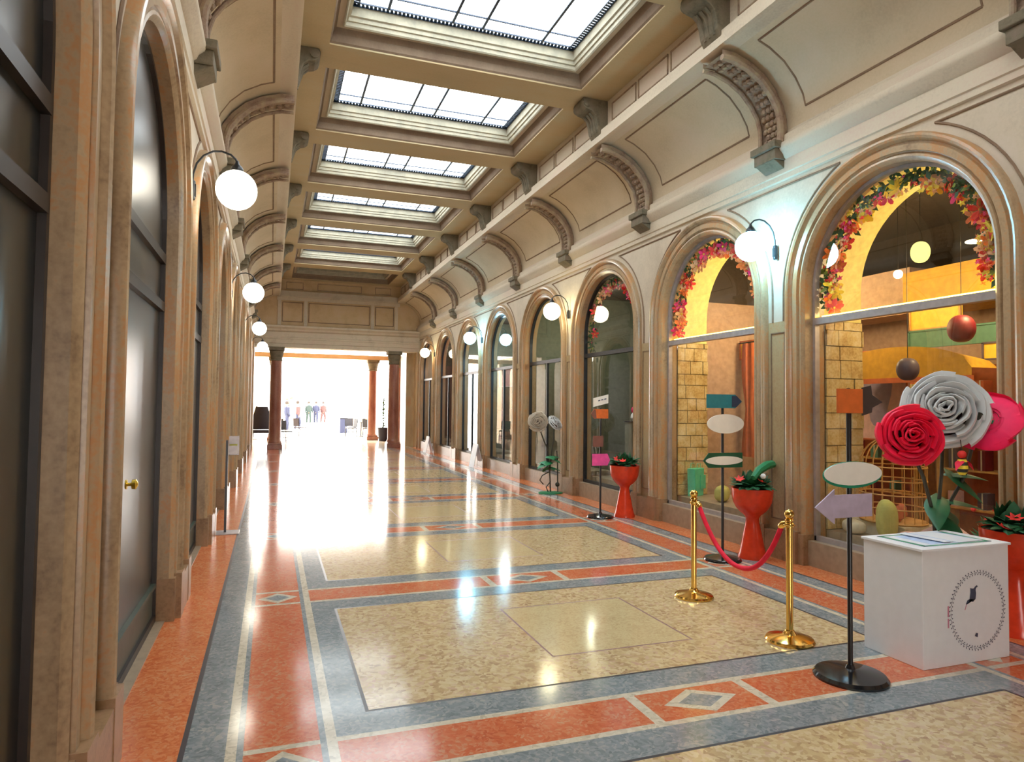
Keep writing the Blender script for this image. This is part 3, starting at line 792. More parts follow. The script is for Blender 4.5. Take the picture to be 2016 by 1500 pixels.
for i in range(len(pr)-1): m.lathe([pr[i], pr[i+1]], (0, 0, 0), 14, i % 2)
m.build('body', ['black_pole', 'fl_yellow'], bee, True)
MB().ball((0, 0, .085), .03, 12).build('head', 'fl_red', bee, True)
m = MB()
for s_ in (-1, 1): big_leaf(m, (0, 0, .04), (s_*.09, -.02, .07), .03)
m.build('wing', 'rose_red', bee)
MB().tube([(0, 0, .11), (0, .02, .25), (.0, .06, .36)], .003, 5).build('string', 'stem', bee)

# far group of cream roses
t = thing('giant_rose_stand', 'decorative stand of two giant cream roses on a green base between third and fourth window', 'giant roses', (5.0, 11.75, 0))
MB().lathe([(.24, 0), (.24, .015), (.2, .025), (.02, .03)], seg=28, sy=.8).build('base', 'leaf_green', t, True)
for p, R, mt, ax, sd in (((-.28, -.02, 1.35), .175, 'rose_cream', (-.42, -.9, .05), 11), ((.10, .0, 1.34), .15, 'rose_white', (.35, -.70, .55), 12)):
    A = Vector(ax).normalized(); e = Vector(p)-A*R*.3
    MB().tube([(0, 0, .02), (-.02, 0, .4), (p[0]*.2, 0, .8), (p[0]*.6, 0, 1.05), tuple(e)], .013, 8).build('stem', 'stem', t, True)
    rose_head('r', R, mt, t, p, ax, seed=sd)
m = MB()
for i in range(9):
    a = i*2.4; z = .50+.2*(i % 3)/2
    big_leaf(m, (-.05, 0, z), (-.05+.26*cos(a), .16*sin(a)-.05, z+.05*sin(i)), .11)
m.build('leaves', 'leaf_green', t, True)
m = MB()
for x in (.14,): m.tube([(x, -.02, .02), (x, 0, .6), (x-.02, 0, .8)], .012, 6)
m.tube([(-.04, 0, .40), (-.18, -.02, .34), (-.22, 0, .25), (-.14, .02, .17)], .010, 6); m.tube([(0, 0, .22), (-.1, -.02, .12), (-.05, 0, .03)], .01, 6); m.ball((.14, 0, .16), .045, 10)
m.build('branch', 'stem', t, True)

# ================================================================ white box counter
t = thing('white_box_counter', 'white box counter with a wreath emblem on its front, beside the sign post', 'counter', (3.92, 3.17, 0))
MB().box(0, .79, 0, .45, 0, .745).build('body', 'white_board', t, bevel=.004)
MB().box(-.012, .802, -.012, .462, .745, .762).build('top', 'white_board', t, bevel=.003)
m = MB()
rnd = random.Random(4)
cx_, cz_, RR = .49, .335, .245
for i in range(58):
    a = 2*pi*i/58
    for s_ in (0, 1):
        aa = a+.02*s_; r1 = RR+(.004 if s_ else -.004); dr = .016 if s_ else -.014; da = .035
        p0 = (cx_+r1*cos(aa), cz_+r1*sin(aa)); p1 = (cx_+(r1+dr)*cos(aa+da), cz_+(r1+dr)*sin(aa+da)); p2 = (cx_+(r1+dr*.4)*cos(aa+da*1.6), cz_+(r1+dr*.4)*sin(aa+da*1.6))
        m.poly([(p0[0], -.0015, p0[1]), (p1[0], -.0015, p1[1]), (p2[0], -.0015, p2[1])], 0)
for i in range(40):
    a0 = 2*pi*i/40; a1 = 2*pi*(i+.75)/40
    m.poly([(cx_+r_*cos(a), -.0012, cz_+r_*sin(a)) for r_, a in ((RR-.002, a0), (RR+.002, a0), (RR+.002, a1), (RR-.002, a1))], 0)
m.build('wreath', 'ink', t); m = MB()
jug = [(-.035, .16), (-.020, .155), (-.005, .155), (.005, .165), (.022, .175), (.032, .165), (.018, .158), (.012, .145), (.016, .12), (.010, .085), (-.012, .068), (-.032, .072), (-.045, .088), (-.062, .082), (-.075, .060), (-.070, .055), (-.055, .070), (-.045, .070), (-.040, .10), (-.034, .13)]
m.poly([(cx_-.03+x*1.05, -.0018, cz_+z*1.0-.01) for x, z in jug], 0)
m.build('bird_figure', 'ink', t); m = MB()
m.poly([(cx_-.105, -.0018, cz_+.048), (cx_-.098, -.0018, cz_+.052), (cx_-.115, -.0018, cz_+.012), (cx_-.122, -.0018, cz_+.012)], 1)
for z0, z1 in ((-.02, .05), (-.09, -.03)): m.poly([(cx_-.275, -.0018, cz_+z0), (cx_-.262, -.0018, cz_+z0), (cx_-.262, -.0018, cz_+z1), (cx_-.275, -.0018, cz_+z1)], 1)
m.build('pink_mark', ['ink', 'ink_pink'], t); m = MB(); m.poly([(cx_-.03, -.0018, cz_-.165), (cx_-.005, -.0018, cz_-.175), (cx_+.0, -.0018, cz_-.15), (cx_-.02, -.0018, cz_-.145)], 0)
m.build('small_mark', 'ink', t)
for (nm_, lab, x, y, w_, d_, rz, z) in (('leaflet', 'large pale blue leaflet with green edges lying flat on the white box', .385, .225, .62, .36, 0, .763), ('leaflet', 'white leaflet lying across the right of the pale blue one on the box', .52, .24, .24, .34, .06, .768), ('leaflet', 'narrow white strip leaflet on top of the papers on the box', .33, .25, .09, .33, .10, .773)):
    p = thing(nm_, lab, 'leaflet', (3.92+x, 3.17+y, z), rz, 'papers on the white box')
    MB().box(-w_/2, w_/2, -d_/2, d_/2, 0, .003).build('sheet', 'paper', p)
    if 'green' in lab:
        m = MB()
        for a, b, c_, e_ in ((-w_/2, w_/2, -d_/2, -d_/2+.02), (-w_/2, w_/2, d_/2-.02, d_/2), (-w_/2, -w_/2+.035, -d_/2, d_/2), (w_/2-.035, w_/2, -d_/2, d_/2)): m.box(a, b, c_, e_, .003, .0036)
        m.build('border', 'green_trim', p)
        m = MB()
        for k_ in range(2): m.box(-.20+.26*k_, -.06+.26*k_, -.14, .14, .003, .0034)
        m.build('printed_panel', 'paper_blue', p)
    else:
        m = MB(); m.box(w_/2-.022, w_/2-.006, -d_/2+.01, d_/2-.01, .003, .0034); m.build('printed_band', 'paper_blue', p)

# ================================================================ stanchions and rope
def stanchion(label, loc):
    t = thing('stanchion', label, 'stanchion', loc, 0, 'gold rope posts')
    MB().lathe([(.165, 0), (.168, .012), (.16, .025), (.11, .04), (.05, .052), (.035, .07), (.03, .08)], seg=40).build('base', 'gold', t, True)
    MB().lathe([(.024, .08), (.024, .80), (.031, .805), (.031, .83), (.024, .835), (.022, .845), (.030, .85), (.030, .86), (.018, .868)], seg=24).build('post', 'gold', t, True)
    MB().ball((0, 0, .895), .034, 20).build('finial', 'gold', t, True)
    m = MB(); m.tube([(.034*cos(a), .034*sin(a), .818) for a in [2*pi*i/20 for i in range(21)]], .006, 6, cap=False); m.build('ring', 'gold', t, True)
    return t
stanchion('polished gold stanchion, the farther of the two holding the red rope', (3.50, 5.02, 0))
stanchion('polished gold stanchion, the nearer of the two holding the red rope', (3.50, 3.87, 0))
t = thing('velvet_rope', 'drooping bright red velvet rope hanging between the two gold stanchions', 'rope', (3.5, 4.445, 0))
pts = []
for i in range(25):
    u = -1+2*i/24; pts.append((.03*(1-u*u), u*.50, .80-.415*(1-abs(u)**2.2)))
MB().tube(pts, .019, 12).build('rope', 'velvet', t, True)
for s_ in (-1, 1):
    m = MB(); m.lathe([(.018, -.03), (.024, -.02), (.024, .02), (.016, .035), (.008, .045)], seg=14)
    d_ = Vector((0, s_, .75)).normalized(); m.xf(Matrix.Translation((0, s_*.505, .807)) @ Vector((0, 0, 1)).rotation_difference(d_).to_matrix().to_4x4()); m.build('end_cap', 'gold', t, True)
    m = MB(); a = Vector((0, s_*.52, .83)); m.tube([tuple(a), (0, s_*.535, .842), (0, s_*.545, .832), (0, s_*.543, .82)], .004, 6); m.build('hook', 'gold', t, True)

# ================================================================ sign posts
def board(name, outline, y, parent, mats, th=.008, face=None, hub=None):
    """outline in (x,z), centred on the post; hub=(x,z) of the clip"""
    m = MB(); m.prism([(x, y, z) for x, z in outline], (0, th, 0)); o = m.build(name, mats[0], parent)
    return o
def arrow(x0, x1, z0, z1, right, head=.09, flare=.02):
    zc = (z0+z1)/2
    if right: return [(x0, z0), (x1-head, z0), (x1-head, z0-flare), (x1, zc), (x1-head, z1+flare), (x1-head, z1), (x0, z1)]
    return [(x1, z0), (x1, z1), (x0+head, z1), (x0+head, z1+flare), (x0, zc), (x0+head, z0-flare), (x0+head, z0)]
def oval(xc, zc, a, b, n_=36): return [(xc+a*cos(2*pi*i/n_), zc+b*sin(2*pi*i/n_)) for i in range(n_)]
def post(label, loc, h, rbase):
    t = thing('sign_post', label, 'sign post', loc, 0, 'sign posts along the right side')
    MB().lathe([(rbase, 0), (rbase, .012), (rbase*.93, .03), (rbase*.6, .045), (.03, .058), (.022, .08)], seg=40).build('base', 'black_gloss', t, True)
    MB().lathe([(.015, .08), (.015, h-.01), (.010, h)], seg=14).build('pole', 'black_pole', t, True)
    return t
t = post('black sign post with orange, green-edged and lilac signs, beside the white box', (3.39, 3.235, 0), 1.78, .215)
m = MB(); m.prism([(-.115, -.03, 1.625), (.085, -.03, 1.625), (.085, -.03, 1.775), (-.115, -.03, 1.775)], (0, .012, 0)); b_ = m.build('sign_board', 'sign_orange', t); b_['label'] = 'orange sign board'
m = MB(); m.prism([(.085, -.029, 1.61), (.16, -.029, 1.63), (.165, -.029, 1.66), (.25, -.029, 1.695), (.165, -.029, 1.74), (.155, -.029, 1.80), (.085, -.029, 1.785)], (0, .010, 0)); m.build('arrow_tip', 'sign_dark', b_)
o = board('sign_board', oval(0, 1.245, .235, .082), -.032, t, ['green_trim']); o['label'] = 'green edged oval sign'
m = MB(); m.prism([(x, -.036, z) for x, z in oval(0, 1.252, .232, .072)], (0, .004, 0)); m.build('sign_face', 'sign_cream', o)
o = board('sign_board', arrow(-.30, .15, .985, 1.125, False, .15, .035), -.034, t, ['sign_lilac']); o['label'] = 'lilac arrow pointing left'
t = post('black sign post with a teal arrow on top, in front of the second window', (4.64, 6.13, 0), 1.72, .20)
o = board('sign_board', arrow(-.225, .235, 1.645, 1.795, True, .09, .0), -.030, t, ['sign_teal']); o['label'] = 'teal arrow pointing right'
m = MB(); m.prism([(.10, -.032, 1.66), (.165, -.032, 1.66), (.225, -.032, 1.72), (.165, -.032, 1.78), (.10, -.032, 1.78)], (0, .002, 0)); m.build('arrow_tip', 'sign_navy', o)
o = board('sign_board', oval(.02, 1.475, .24, .105), -.032, t, ['sign_cream']); o['label'] = 'cream oval sign'
o = board('sign_board', arrow(-.27, .24, 1.0, 1.16, False, .07, .0), -.030, t, ['sign_green']); o['label'] = 'dark green arrow sign pointing left'
m = MB(); m.prism([(x, -.034, z) for x, z in oval(0, 1.077, .24, .047)], (0, .004, 0)); m.build('sign_face', 'sign_cream', o)
t = post('black sign post with orange, brown and pink signs, in front of the third window', (4.64, 9.01, 0), 1.63, .20)
o = board('sign_board', arrow(-.175, .11, 1.47, 1.61, False, .05, .0), -.030, t, ['sign_orange']); o['label'] = 'orange arrow pointing left'
m = MB(); m.prism([(-.175, -.032, 1.54), (-.125, -.032, 1.475), (-.085, -.032, 1.475), (-.10, -.032, 1.60), (-.125, -.032, 1.605)], (0, .002, 0)); m.build('arrow_tip', 'sign_brown', o)
o = board('sign_board', [(-.14, 1.64), (.11, 1.70), (.11, 1.83), (-.14, 1.77)], -.030, t, ['sign_cream']); o['label'] = 'tilted white card'
m = MB()
for q in range(3): m.prism([(-.06+.05*q, -.032, 1.725+.012*q), (-.025+.05*q, -.032, 1.733+.012*q), (-.025+.05*q, -.032, 1.748+.012*q), (-.06+.05*q, -.032, 1.740+.012*q)], (0, .002, 0))
m.build('print', 'ink', o)
o = board('sign_board', [(-.14, 1.05), (.03, 1.05), (.03, 1.21), (-.14, 1.21)], -.030, t, ['sign_brown']); o['label'] = 'small brown sign'
o = board('sign_board', [(-.15, .77), (.10, .77), (.145, .85), (.10, .945), (-.15, .945)], -.030, t, ['sign_pink']); o['label'] = 'bright pink sign'

# ================================================================ red urns with plants
def urn(label, loc, seed, ribbon=0, s=1):
    t = thing('pedestal_urn', label, 'urn', loc, 0, 'red pedestal urns along the right windows'); rnd = random.Random(seed)
    MB().lathe([(.155, 0), (.155, .02), (.14, .06), (.118, .16), (.095, .28), (.075, .38), (.07, .43), (.085, .465), (.13, .50), (.175, .55), (.205, .61), (.218, .68), (.222, .765), (.205, .765), (.20, .72)], seg=36).build('pedestal_bowl', 'urn_red', t, True)
    p = thing('potted_plant', 'leafy red-flowered plant in the urn '+label.split(', ')[1], 'plant', (loc[0], loc[1], .745), 0, 'plants in the red urns')
    MB().lathe([(.0001, -.02), (.185, -.02), (.185, .0), (.0001, .012)], seg=24).build('soil', 'stem', p)
    m = MB()
    for i in range(80):
        a = rnd.uniform(0, 2*pi); e_ = rnd.uniform(.1, 1.5); l = rnd.uniform(.17, .29)
        b = (.08*cos(a), .08*sin(a), .02+.05*rnd.random()); tp = (l*cos(e_)*cos(a)*1.15, l*cos(e_)*sin(a)*1.15, .05+l*sin(e_)*.85)
        big_leaf(m, b, tp, .055, .03)
    m.build('leaves', 'leaf_dark', p, True)
    for i in range(7):
        a = rnd.uniform(0, 2*pi); q = rnd.uniform(.08, .2); m = MB()
        for j in range(6):
            b_ = 2*pi*j/6; big_leaf(m, (0, 0, 0), (.06*cos(b_), .06*sin(b_), .015), .016, 0)
        o = m.build('blossom', 'fl_red', p, loc=(q*cos(a), q*sin(a), .03+.10*rnd.random())); o.rotation_euler = (rnd.uniform(.2, .9), rnd.uniform(-.5, .5), 0)
    if ribbon:
        m = MB(); m.tube([(-.12, -.16, .15), (0, -.1, .22), (.14, -.06, .27), (.25, -.02, .28), (.32, .0, .265)], [.03, .045, .05, .045, .012], 8); m.build('green_bow', 'leaf_green', p, True)
        m = MB(); m.ball((-.02, -.2, .17), .03, 10); m.build('white_bead', 'white_gloss', p, True)
    return t
urn('red pedestal urn, in front of the pier by the nearest globe lamp', (5.035, 6.13, 0), 3, 1)
urn('red pedestal urn, in front of the pier past the pink sign', (5.03, 8.98, 0), 5)
urn('red pedestal urn, partly cut off by the right edge', (5.24, 3.48, 0), 9)

# ================================================================ left side stand
t = thing('leaflet_stand', 'thin black post with a small clear leaflet holder by the left wall', 'leaflet stand', (-.52, 9.25, 0))
MB().box(-.17, .17, -.14, .14, 0, .012).build('base', 'frame_metal', t, bevel=.003)
MB().box(-.014, .014, -.014, .014, .012, 1.17).build('post', 'black_pole', t)
m = MB(); m.box(.02, .12, -.02, .0, .98, 1.0); m.box(.02, .12, -.02, -.015, 1.0, 1.10); m.box(.02, .14, .03, .035, .98, 1.22); m.box(.02, .14, -.02, .035, .98, .985); m.build('holder', 'frame_metal', t)
MB().box(.03, .12, .0, .012, 1.0, 1.12).build('leaflets', 'yellow_cloth', t)
m = MB(); f = mx(-1)
# ================================================================ inside the near right shops
def lantern(label, loc, r, mat, drop, cat='lantern', sz=1.2):
    t = thing('hanging_lantern', label, cat, loc)
    MB().lathe([(max(.0001, r*cos(q)**.8), r*sz*sin(q)) for q in [-pi/2+pi*i/14 for i in range(1, 14)]], seg=26).build('lamp_shade', mat, t, True)
    MB().tube([(0, 0, r*sz), (0, 0, drop)], .004, 5).build('cord', 'black_pole', t)
    return t
lantern('glowing yellow bulbous lantern hanging under the dark ceiling of the nearest window', (6.9, 5.56, 3.44), .10, 'lantern_yellow', .78)
lantern('small bright round bulb hanging left in the nearest window', (6.9, 5.85, 3.24), .05, 'bulb_small', .98, sz=1)
lantern('flat bright ceiling lamp at the upper right of the nearest window', (6.9, 4.93, 3.42), .09, 'bulb', .80, sz=.2)
lantern('dark red cloth lantern hanging below the transom in the nearest window', (6.75, 4.98, 2.50), .13, 'dark_red', 1.68, sz=1.1)
lantern('dark purple hanging pot beside the white rose, in the nearest window', (6.35, 5.28, 2.08), .11, 'dark_pot', 2.1, sz=1.1)
lantern('small bright bulb low at the left in the nearest window', (6.3, 6.0, 2.05), .03, 'bulb', 2.15, sz=1.4)
m = MB(); m.box(7.45, 8.4, 4.2, 6.25, 2.92, 3.36); o = m.build('orange_bulkhead', 'orange_wall'); tag(o, 'orange painted bulkhead under the dark ceiling, seen through the nearest window', 'bulkhead')
m = MB(); m.box(7.75, 8.3, 6.4, 8.7, 2.9, 3.5); o = m.build('shop_beam', 'shop_wall'); tag(o, 'pinkish beam at the back of the nearest shop', 'beam')
def framed(name, label, x, y0, y1, z0, z1, mat, cat, fm='wicker', inner=None):
    t = thing(name, label, cat, (x, (y0+y1)/2, z0)); w_ = (y1-y0)/2; h = z1-z0
    MB().box(0, .03, -w_, w_, 0, h).build('panel', mat, t)
    m = MB()
    for a, b, c_, d in ((-w_, w_, 0, .02), (-w_, w_, h-.02, h), (-w_, -w_+.02, 0, h), (w_-.02, w_, 0, h)): m.box(-.012, 0, a, b, c_, d)
    m.build('border', fm, t)
    if inner:
        m = MB(); m.poly([(-.004, a*w_*.5+.1*w_, h*(.5+b*.35)) for a, b in [(cos(q)*(1+.2*sin(3*q)), sin(q)) for q in [2*pi*i/20 for i in range(20)]]]); m.build('printed_figure', inner, t)
    return t
framed('poster', 'large pink poster with a lilac figure behind the orange arrow sign', 7.4, 6.15, 6.95, 1.25, 2.42, 'pink_paper', 'poster', 'rust', 'lilac_paper')
framed('wall_panel', 'yellow painted panel under the transom in the nearest window', 7.45, 5.50, 6.16, 2.62, 2.90, 'yellow_paint', 'panel')
framed('wall_panel', 'dark teal painted panel below the yellow one in the nearest window', 7.42, 4.9, 6.16, 2.40, 2.62, 'teal_paint', 'panel', 'teal_paint')
framed('wall_panel', 'small bright yellow box panel at the right of the nearest window', 7.35, 4.93, 5.19, 2.20, 2.40, 'yellow_paint', 'panel', 'dark_pot')
t = thing('awning', 'orange and yellow curved paper awning behind the white rose', 'awning', (6.85, 5.9, 2.1))
m = MB(); m.grid([[(x*.4, y, .28*sqrt(max(0, 1-(y/.95)**2))*(1-x*.3)) for y in [-.95+1.9*i/20 for i in range(21)]] for x in (0, 1)]); m.grid([[(0, y, .28*sqrt(max(0, 1-(y/.95)**2))) for y in [-.95+1.9*i/20 for i in range(21)]], [(0, y, -.08) for y in [-.95+1.9*i/20 for i in range(21)]]]); m.build('canopy', 'orange_wall', t, True)
MB().box(-.01, .03, -.95, .95, -.14, -.08).build('edge', 'rust', t)
# shelving with small goods at the back, countable boxes
cols = ['rust', 'dark_pot', 'wicker', 'teal_paint', 'pink_paper', 'cream_cloth', 'dark_red', 'yellow_cloth']
words = {'rust': 'rust orange', 'dark_pot': 'dark purple', 'wicker': 'tan', 'teal_paint': 'dark teal', 'pink_paper': 'pink', 'cream_cloth': 'cream', 'dark_red': 'dark red', 'yellow_cloth': 'olive yellow'}
rnd = random.Random(12)
def shelf(label, x, y0, y1, zs_, place, depth=.35, n_=5):
    t = thing('shelf_unit', label, 'shelf unit', (x, (y0+y1)/2, 0)); w_ = (y1-y0)/2; h = max(zs_)+.35
    for s_ in (-1, 1): MB().box(0, depth, s_*w_-.02, s_*w_+.02, 0, h).build('side_panel', 'wicker', t)
    MB().box(depth-.02, depth, -w_, w_, 0, h).build('back_panel', 'rust', t)
    for z in zs_:
        MB().box(.01, depth-.02, -w_+.02, w_-.02, z-.02, z).build('shelf', 'wicker', t)
    for li, z in enumerate(zs_):
        for q in range(n_):
            mt = cols[(q*3+li*5) % len(cols)]
            bw, bh = rnd.uniform(.05, .075)*w_*5/n_, rnd.uniform(.12, .24)
            o = thing('gift_box', '%s gift box, %s shelf up, %s from left, %s' % (words[mt], WORDS[li], WORDS[n_-1-q], place), 'box', (x+.14, y0+.12+(2*w_-.24)*q/(n_-1), z+.0005), rnd.uniform(-.2, .2), 'gift boxes on shelves')
            MB().box(-.07, .07, -bw, bw, 0, bh).build('box_body', mt, o)
            MB().box(-.074, .074, -.008, .008, 0, bh+.003).build('ribbon', 'cream_cloth', o)
shelf('wooden shelf unit of gift boxes behind the roses in the nearest shop', 7.7, 4.3, 6.0, [.5, .95, 1.4, 1.85], 'behind the red rose')
shelf('wooden shelf unit at the back of the second window', 7.9, 8.75, 9.9-1.1, [.5], 'x') if 0 else None
shelf('wooden shelf unit of gift boxes at the back of the second window', 8.2, 8.0-1.3, 8.0+.2, [.5, .95, 1.4, 1.85], 'in the second window')
# gold bird cage
t = thing('bird_cage', 'domed golden wire bird cage standing in the nearest window', 'bird cage', (6.12, 5.28, .50))
m = MB(); R = .27
for i in range(20):
    a = 2*pi*i/20; m.tube([(R*cos(a), R*sin(a)*1.25, 0), (R*cos(a), R*sin(a)*1.25, .55)]+[(R*cos(a)*cos(q), R*1.25*sin(a)*cos(q), .55+.32*sin(q)) for q in [pi/2*j/6 for j in range(1, 7)]], .0055, 5)
m.build('wire_bars', 'wicker', t)
m = MB()
for z in (.0, .14, .28, .42, .56): m.tube([(R*cos(a), R*sin(a)*1.25, z) for a in [2*pi*i/28 for i in range(29)]], .008, 6, cap=False)
m.build('ring', 'wicker', t)
MB().lathe([(R, -.015), (R+.01, .0), (R, .012)], seg=28, sy=1.25).build('tray', 'wicker', t)
m = MB()
for i in range(6): m.lathe([(.03, 0), (.06, .04), (.05, .12), (.02, .15)], (.12*cos(i), .16*sin(i*1.7), .012), 10)
m.build('pots', 'rust', t, True)
t = thing('display_plinth', 'low cream plinth on the stone ledge under the bird cage', 'plinth', (6.12, 5.28, .36)); MB().box(-.24, .24, -.34, .34, 0, .123).build('body', 'cream_cloth', t)
# bags, cushions and small goods on the window ledge
def cushion(label, loc, mat, rx=.0, s=(.19, .10, .13), rz=0):
    t = thing('cushion', label, 'cushion', loc, rz)
    m = MB(); rows = []
    for i in range(13):
        a = -pi/2+pi*i/12; rows.append([(s[0]*(abs(cos(a))**.5)*math.copysign(abs(cos(b))**.6, cos(b)), s[1]*cos(a)*abs(sin(b))**.6*math.copysign(1, sin(b)), s[2]+s[2]*math.copysign(abs(sin(a))**.7, sin(a))) for b in [2*pi*j/20 for j in range(20)]])
    m.grid(rows, 0, True); m.build('cover', mat, t, True)
    m = MB(); m.tube([(s[0]*.98*math.copysign(abs(cos(b))**.6, cos(b)), s[1]*.0, s[2]+s[2]*.95*math.copysign(abs(sin(b))**.7, sin(b))) for b in [2*pi*j/24 for j in range(25)]], .006, 5, cap=False); m.build('piping', mat, t)
    return t
cushion('olive yellow cushion leaning beside the lilac arrow sign in the nearest window', (5.74, 5.02, .36), 'yellow_cloth', s=(.15, .09, .20), rz=.9)
cushion('cream cushion lying left of the olive one in the nearest window', (5.74, 5.42, .36), 'cream_cloth', s=(.13, .10, .07), rz=1.1)
cushion('tan folded cloth low in the nearest window behind the sign post', (5.80, 4.79, .36), 'pink_paper', s=(.12, .10, .06), rz=1.3)
t = thing('gift_house', 'small white and pink house-shaped gift box below the bird cage', 'gift box', (5.80, 4.46, .36), .2)
MB().box(-.10, .10, -.14, .14, 0, .17).build('box_body', 'cream_cloth', t)
MB().prism([(-.11, -.16, .17), (-.11, .16, .17), (-.11, 0, .27)], (.22, 0, 0)).build('roof', 'pink_paper', t)
MB().prism([(-.102, -.06, .15), (-.102, .06, .15), (-.102, 0, .04)], (-.004, 0, 0)).build('red_heart', 'dark_red', t)
t = thing('mint_bag', 'mint green paper bag with two loops standing in the second window', 'bag', (5.88, 8.36, .36), .5)
MB().prism([(-.13, -.04, 0), (.13, -.04, 0), (.15, -.04, .40), (-.15, -.04, .40)], (0, .12, 0)).build('bag_body', 'mint', t, bevel=.006)
for y in (-.03, .07): MB().tube([(-.06, y, .40), (-.05, y, .47), (.05, y, .47), (.06, y, .40)], .005, 6).build('handle', 'mint', t)
m = MB(); m.box(.02, .17, -.055, -.043, -.0+.10, .30); m.build('tag_card', 'mint', t)
t = thing('leafy_plant', 'dark green leafy plant with red berries in the nearest window, behind the white box', 'plant', (5.86, 3.98, .36)); rnd = random.Random(5)
m = MB()
for i in range(60):
    a = rnd.uniform(0, 6.28); e_ = rnd.uniform(.0, 1.4); l = rnd.uniform(.2, .45); big_leaf(m, (.03*cos(a), .03*sin(a), .05), (l*.3*cos(e_)*cos(a), l*cos(e_)*sin(a), .08+l*sin(e_)), .05, .04)
m.build('leaves', 'leaf_dark', t, True)
m = MB()
for i in range(14): m.ball((rnd.uniform(-.1, .05), rnd.uniform(-.3, .3), rnd.uniform(.1, .45)), .022, 8)
m.build('berries', 'fl_red', t, True); MB().lathe([(.10, 0), (.13, .12), (.13, .14)], seg=16).build('pot', 'dark_pot', t, True)
# second window
t = thing('curtain', 'long orange red draped cloth hanging in the second window', 'curtain', (6.9, 8.45, .9))
m = MB(); rows = []
for i in range(15):
    z = 1.75*i/14; wd = .10+.10*abs(cos(z*2.2)); rows.append([(.03*sin(j*1.3), -wd+2*wd*j/12, z) for j in range(13)])
m.grid(rows); m.build('drape', 'rust', t, True); MB().tube([(0, -.25, 1.76), (0, .25, 1.76)], .012, 6).build('rod', 'dark_metal', t)
framed('poster', 'white and orange sign under the transom in the second window', 6.9, 8.85, 9.75 - 1.0, 2.46, 2.72, 'yellow_paint', 'poster') if 0 else None
framed('poster', 'yellow and orange banner under the transom in the second window', 6.95, 7.9, 8.74, 2.40, 2.70, 'yellow_paint', 'banner', 'rust', 'pink_paper')
framed('poster', 'tall lilac grey poster behind the teal arrow', 7.1, 8.1, 8.7, 1.5, 2.35, 'lilac_paper', 'poster', 'pink_paper', 'dark_pot')
cushion('olive cushion on the ledge of the second window', (5.86, 7.75, .36), 'yellow_cloth', s=(.14, .10, .11), rz=.8)
cushion('cream cushion on the ledge of the second window, by the urn', (5.86, 7.25, .36), 'cream_cloth', s=(.14, .10, .09), rz=1.0)
# third window
def vase_item(name, label, loc, mat, s=.1, fl_=None):
    t = thing(name, label, 'vase', loc)
    MB().lathe([(s*.5, 0), (s, s*.8), (s*.9, s*1.6), (s*.4, s*2.2), (s*.5, s*2.5)], seg=18).build('vessel', mat, t, True)
    if fl_:
        o = MB().ball((0, 0, s*2.8), s*.9, 12).build('blossom', fl_, t, True)
    return t
def pedestal(label, x, y, h):
    t = thing('display_pedestal', label, 'pedestal', (x, y, .0)); MB().box(-.12, .12, -.12, .12, .36, h).build('column', 'dark_green_room', t); MB().box(-.14, .14, -.14, .14, h, h+.02).build('top', 'dark_frame', t)
pedestal('dark pedestal carrying the red vase in the third window', 5.95, 10.28, 1.38); vase_item('flower_vase', 'bright red flower vase in the third window', (5.95, 10.28, 1.40), 'white_gloss', .07, 'fl_magenta')
pedestal('dark pedestal carrying the green vase in the third window', 6.05, 9.95, .92); vase_item('flower_vase', 'green vase with a pale flower in the third window, above the urn', (6.05, 9.95, .94), 'leaf_green', .07, 'cream_cloth')
lantern('cool white hanging lamp in the fourth window', (6.5, 14.6, 2.5), .10, 'globe_cool', 1.7, sz=1)
t = thing('floor_lamp', 'pale glowing tall lamp stem in the fourth window behind the cream roses', 'lamp', (6.5, 14.2, 0)); MB().lathe([(.12, 0), (.12, .02), (.015, .05), (.012, 1.8), (.05, 2.0), (.05, 2.1)], seg=14).build('stem', 'white_gloss', t, True)
framed('poster', 'blue poster in the fifth window', 6.5, 18.9, 19.5, .95, 1.5, 'cloth_blue', 'poster', 'cloth_blue')
framed('poster', 'lime green poster in the fifth window', 6.5, 17.6, 18.2, 1.55, 2.0, 'lime', 'poster', 'white_gloss')
framed('poster', 'white poster below the lime green one in the fifth window', 6.5, 17.2, 18.1, .95, 1.5, 'white_board', 'poster', 'white_board')
framed('poster', 'pale teal banner at the top of the fifth window', 6.6, 17.4, 19.6, 2.2, 2.75, 'pink_paper', 'banner', 'white_board')
framed('poster', 'red banner at the top of the sixth window', 6.5, 20.6, 23.2, 2.55, 2.72, 'fl_red', 'banner', 'fl_red')
framed('poster', 'orange and blue poster in the sixth window', 6.5, 21.6, 23.0, 1.6, 2.45, 'cloth_blue', 'poster', 'fl_orange', 'fl_orange')
t = thing('board_sign', 'small pinkish white board standing at the foot of the sixth window', 'sign board', (5.12, 17.2, 0)); m = MB(); m.prism([(-.1, -.22, 0), (-.1, .22, 0), (.02, .22, .62), (.02, -.22, .62)], (.012, 0, 0)); m.build('board', 'white_board', t); MB().prism([(.18, -.2, 0), (.18, .2, 0), (.03, .2, .6), (.03, -.2, .6)], (.01, 0, 0)).build('back_leg', 'white_board', t)
t = thing('board_sign', 'bright white board standing far along the right wall', 'sign board', (5.10, 22.9, 0)); m = MB(); m.prism([(-.1, -.22, 0), (-.1, .22, 0), (.02, .22, .55), (.02, -.22, .55)], (.012, 0, 0)); m.build('board', 'white_board', t); MB().prism([(.16, -.2, 0), (.16, .2, 0), (.03, .2, .53), (.03, -.2, .53)], (.01, 0, 0)).build('back_leg', 'white_board', t)

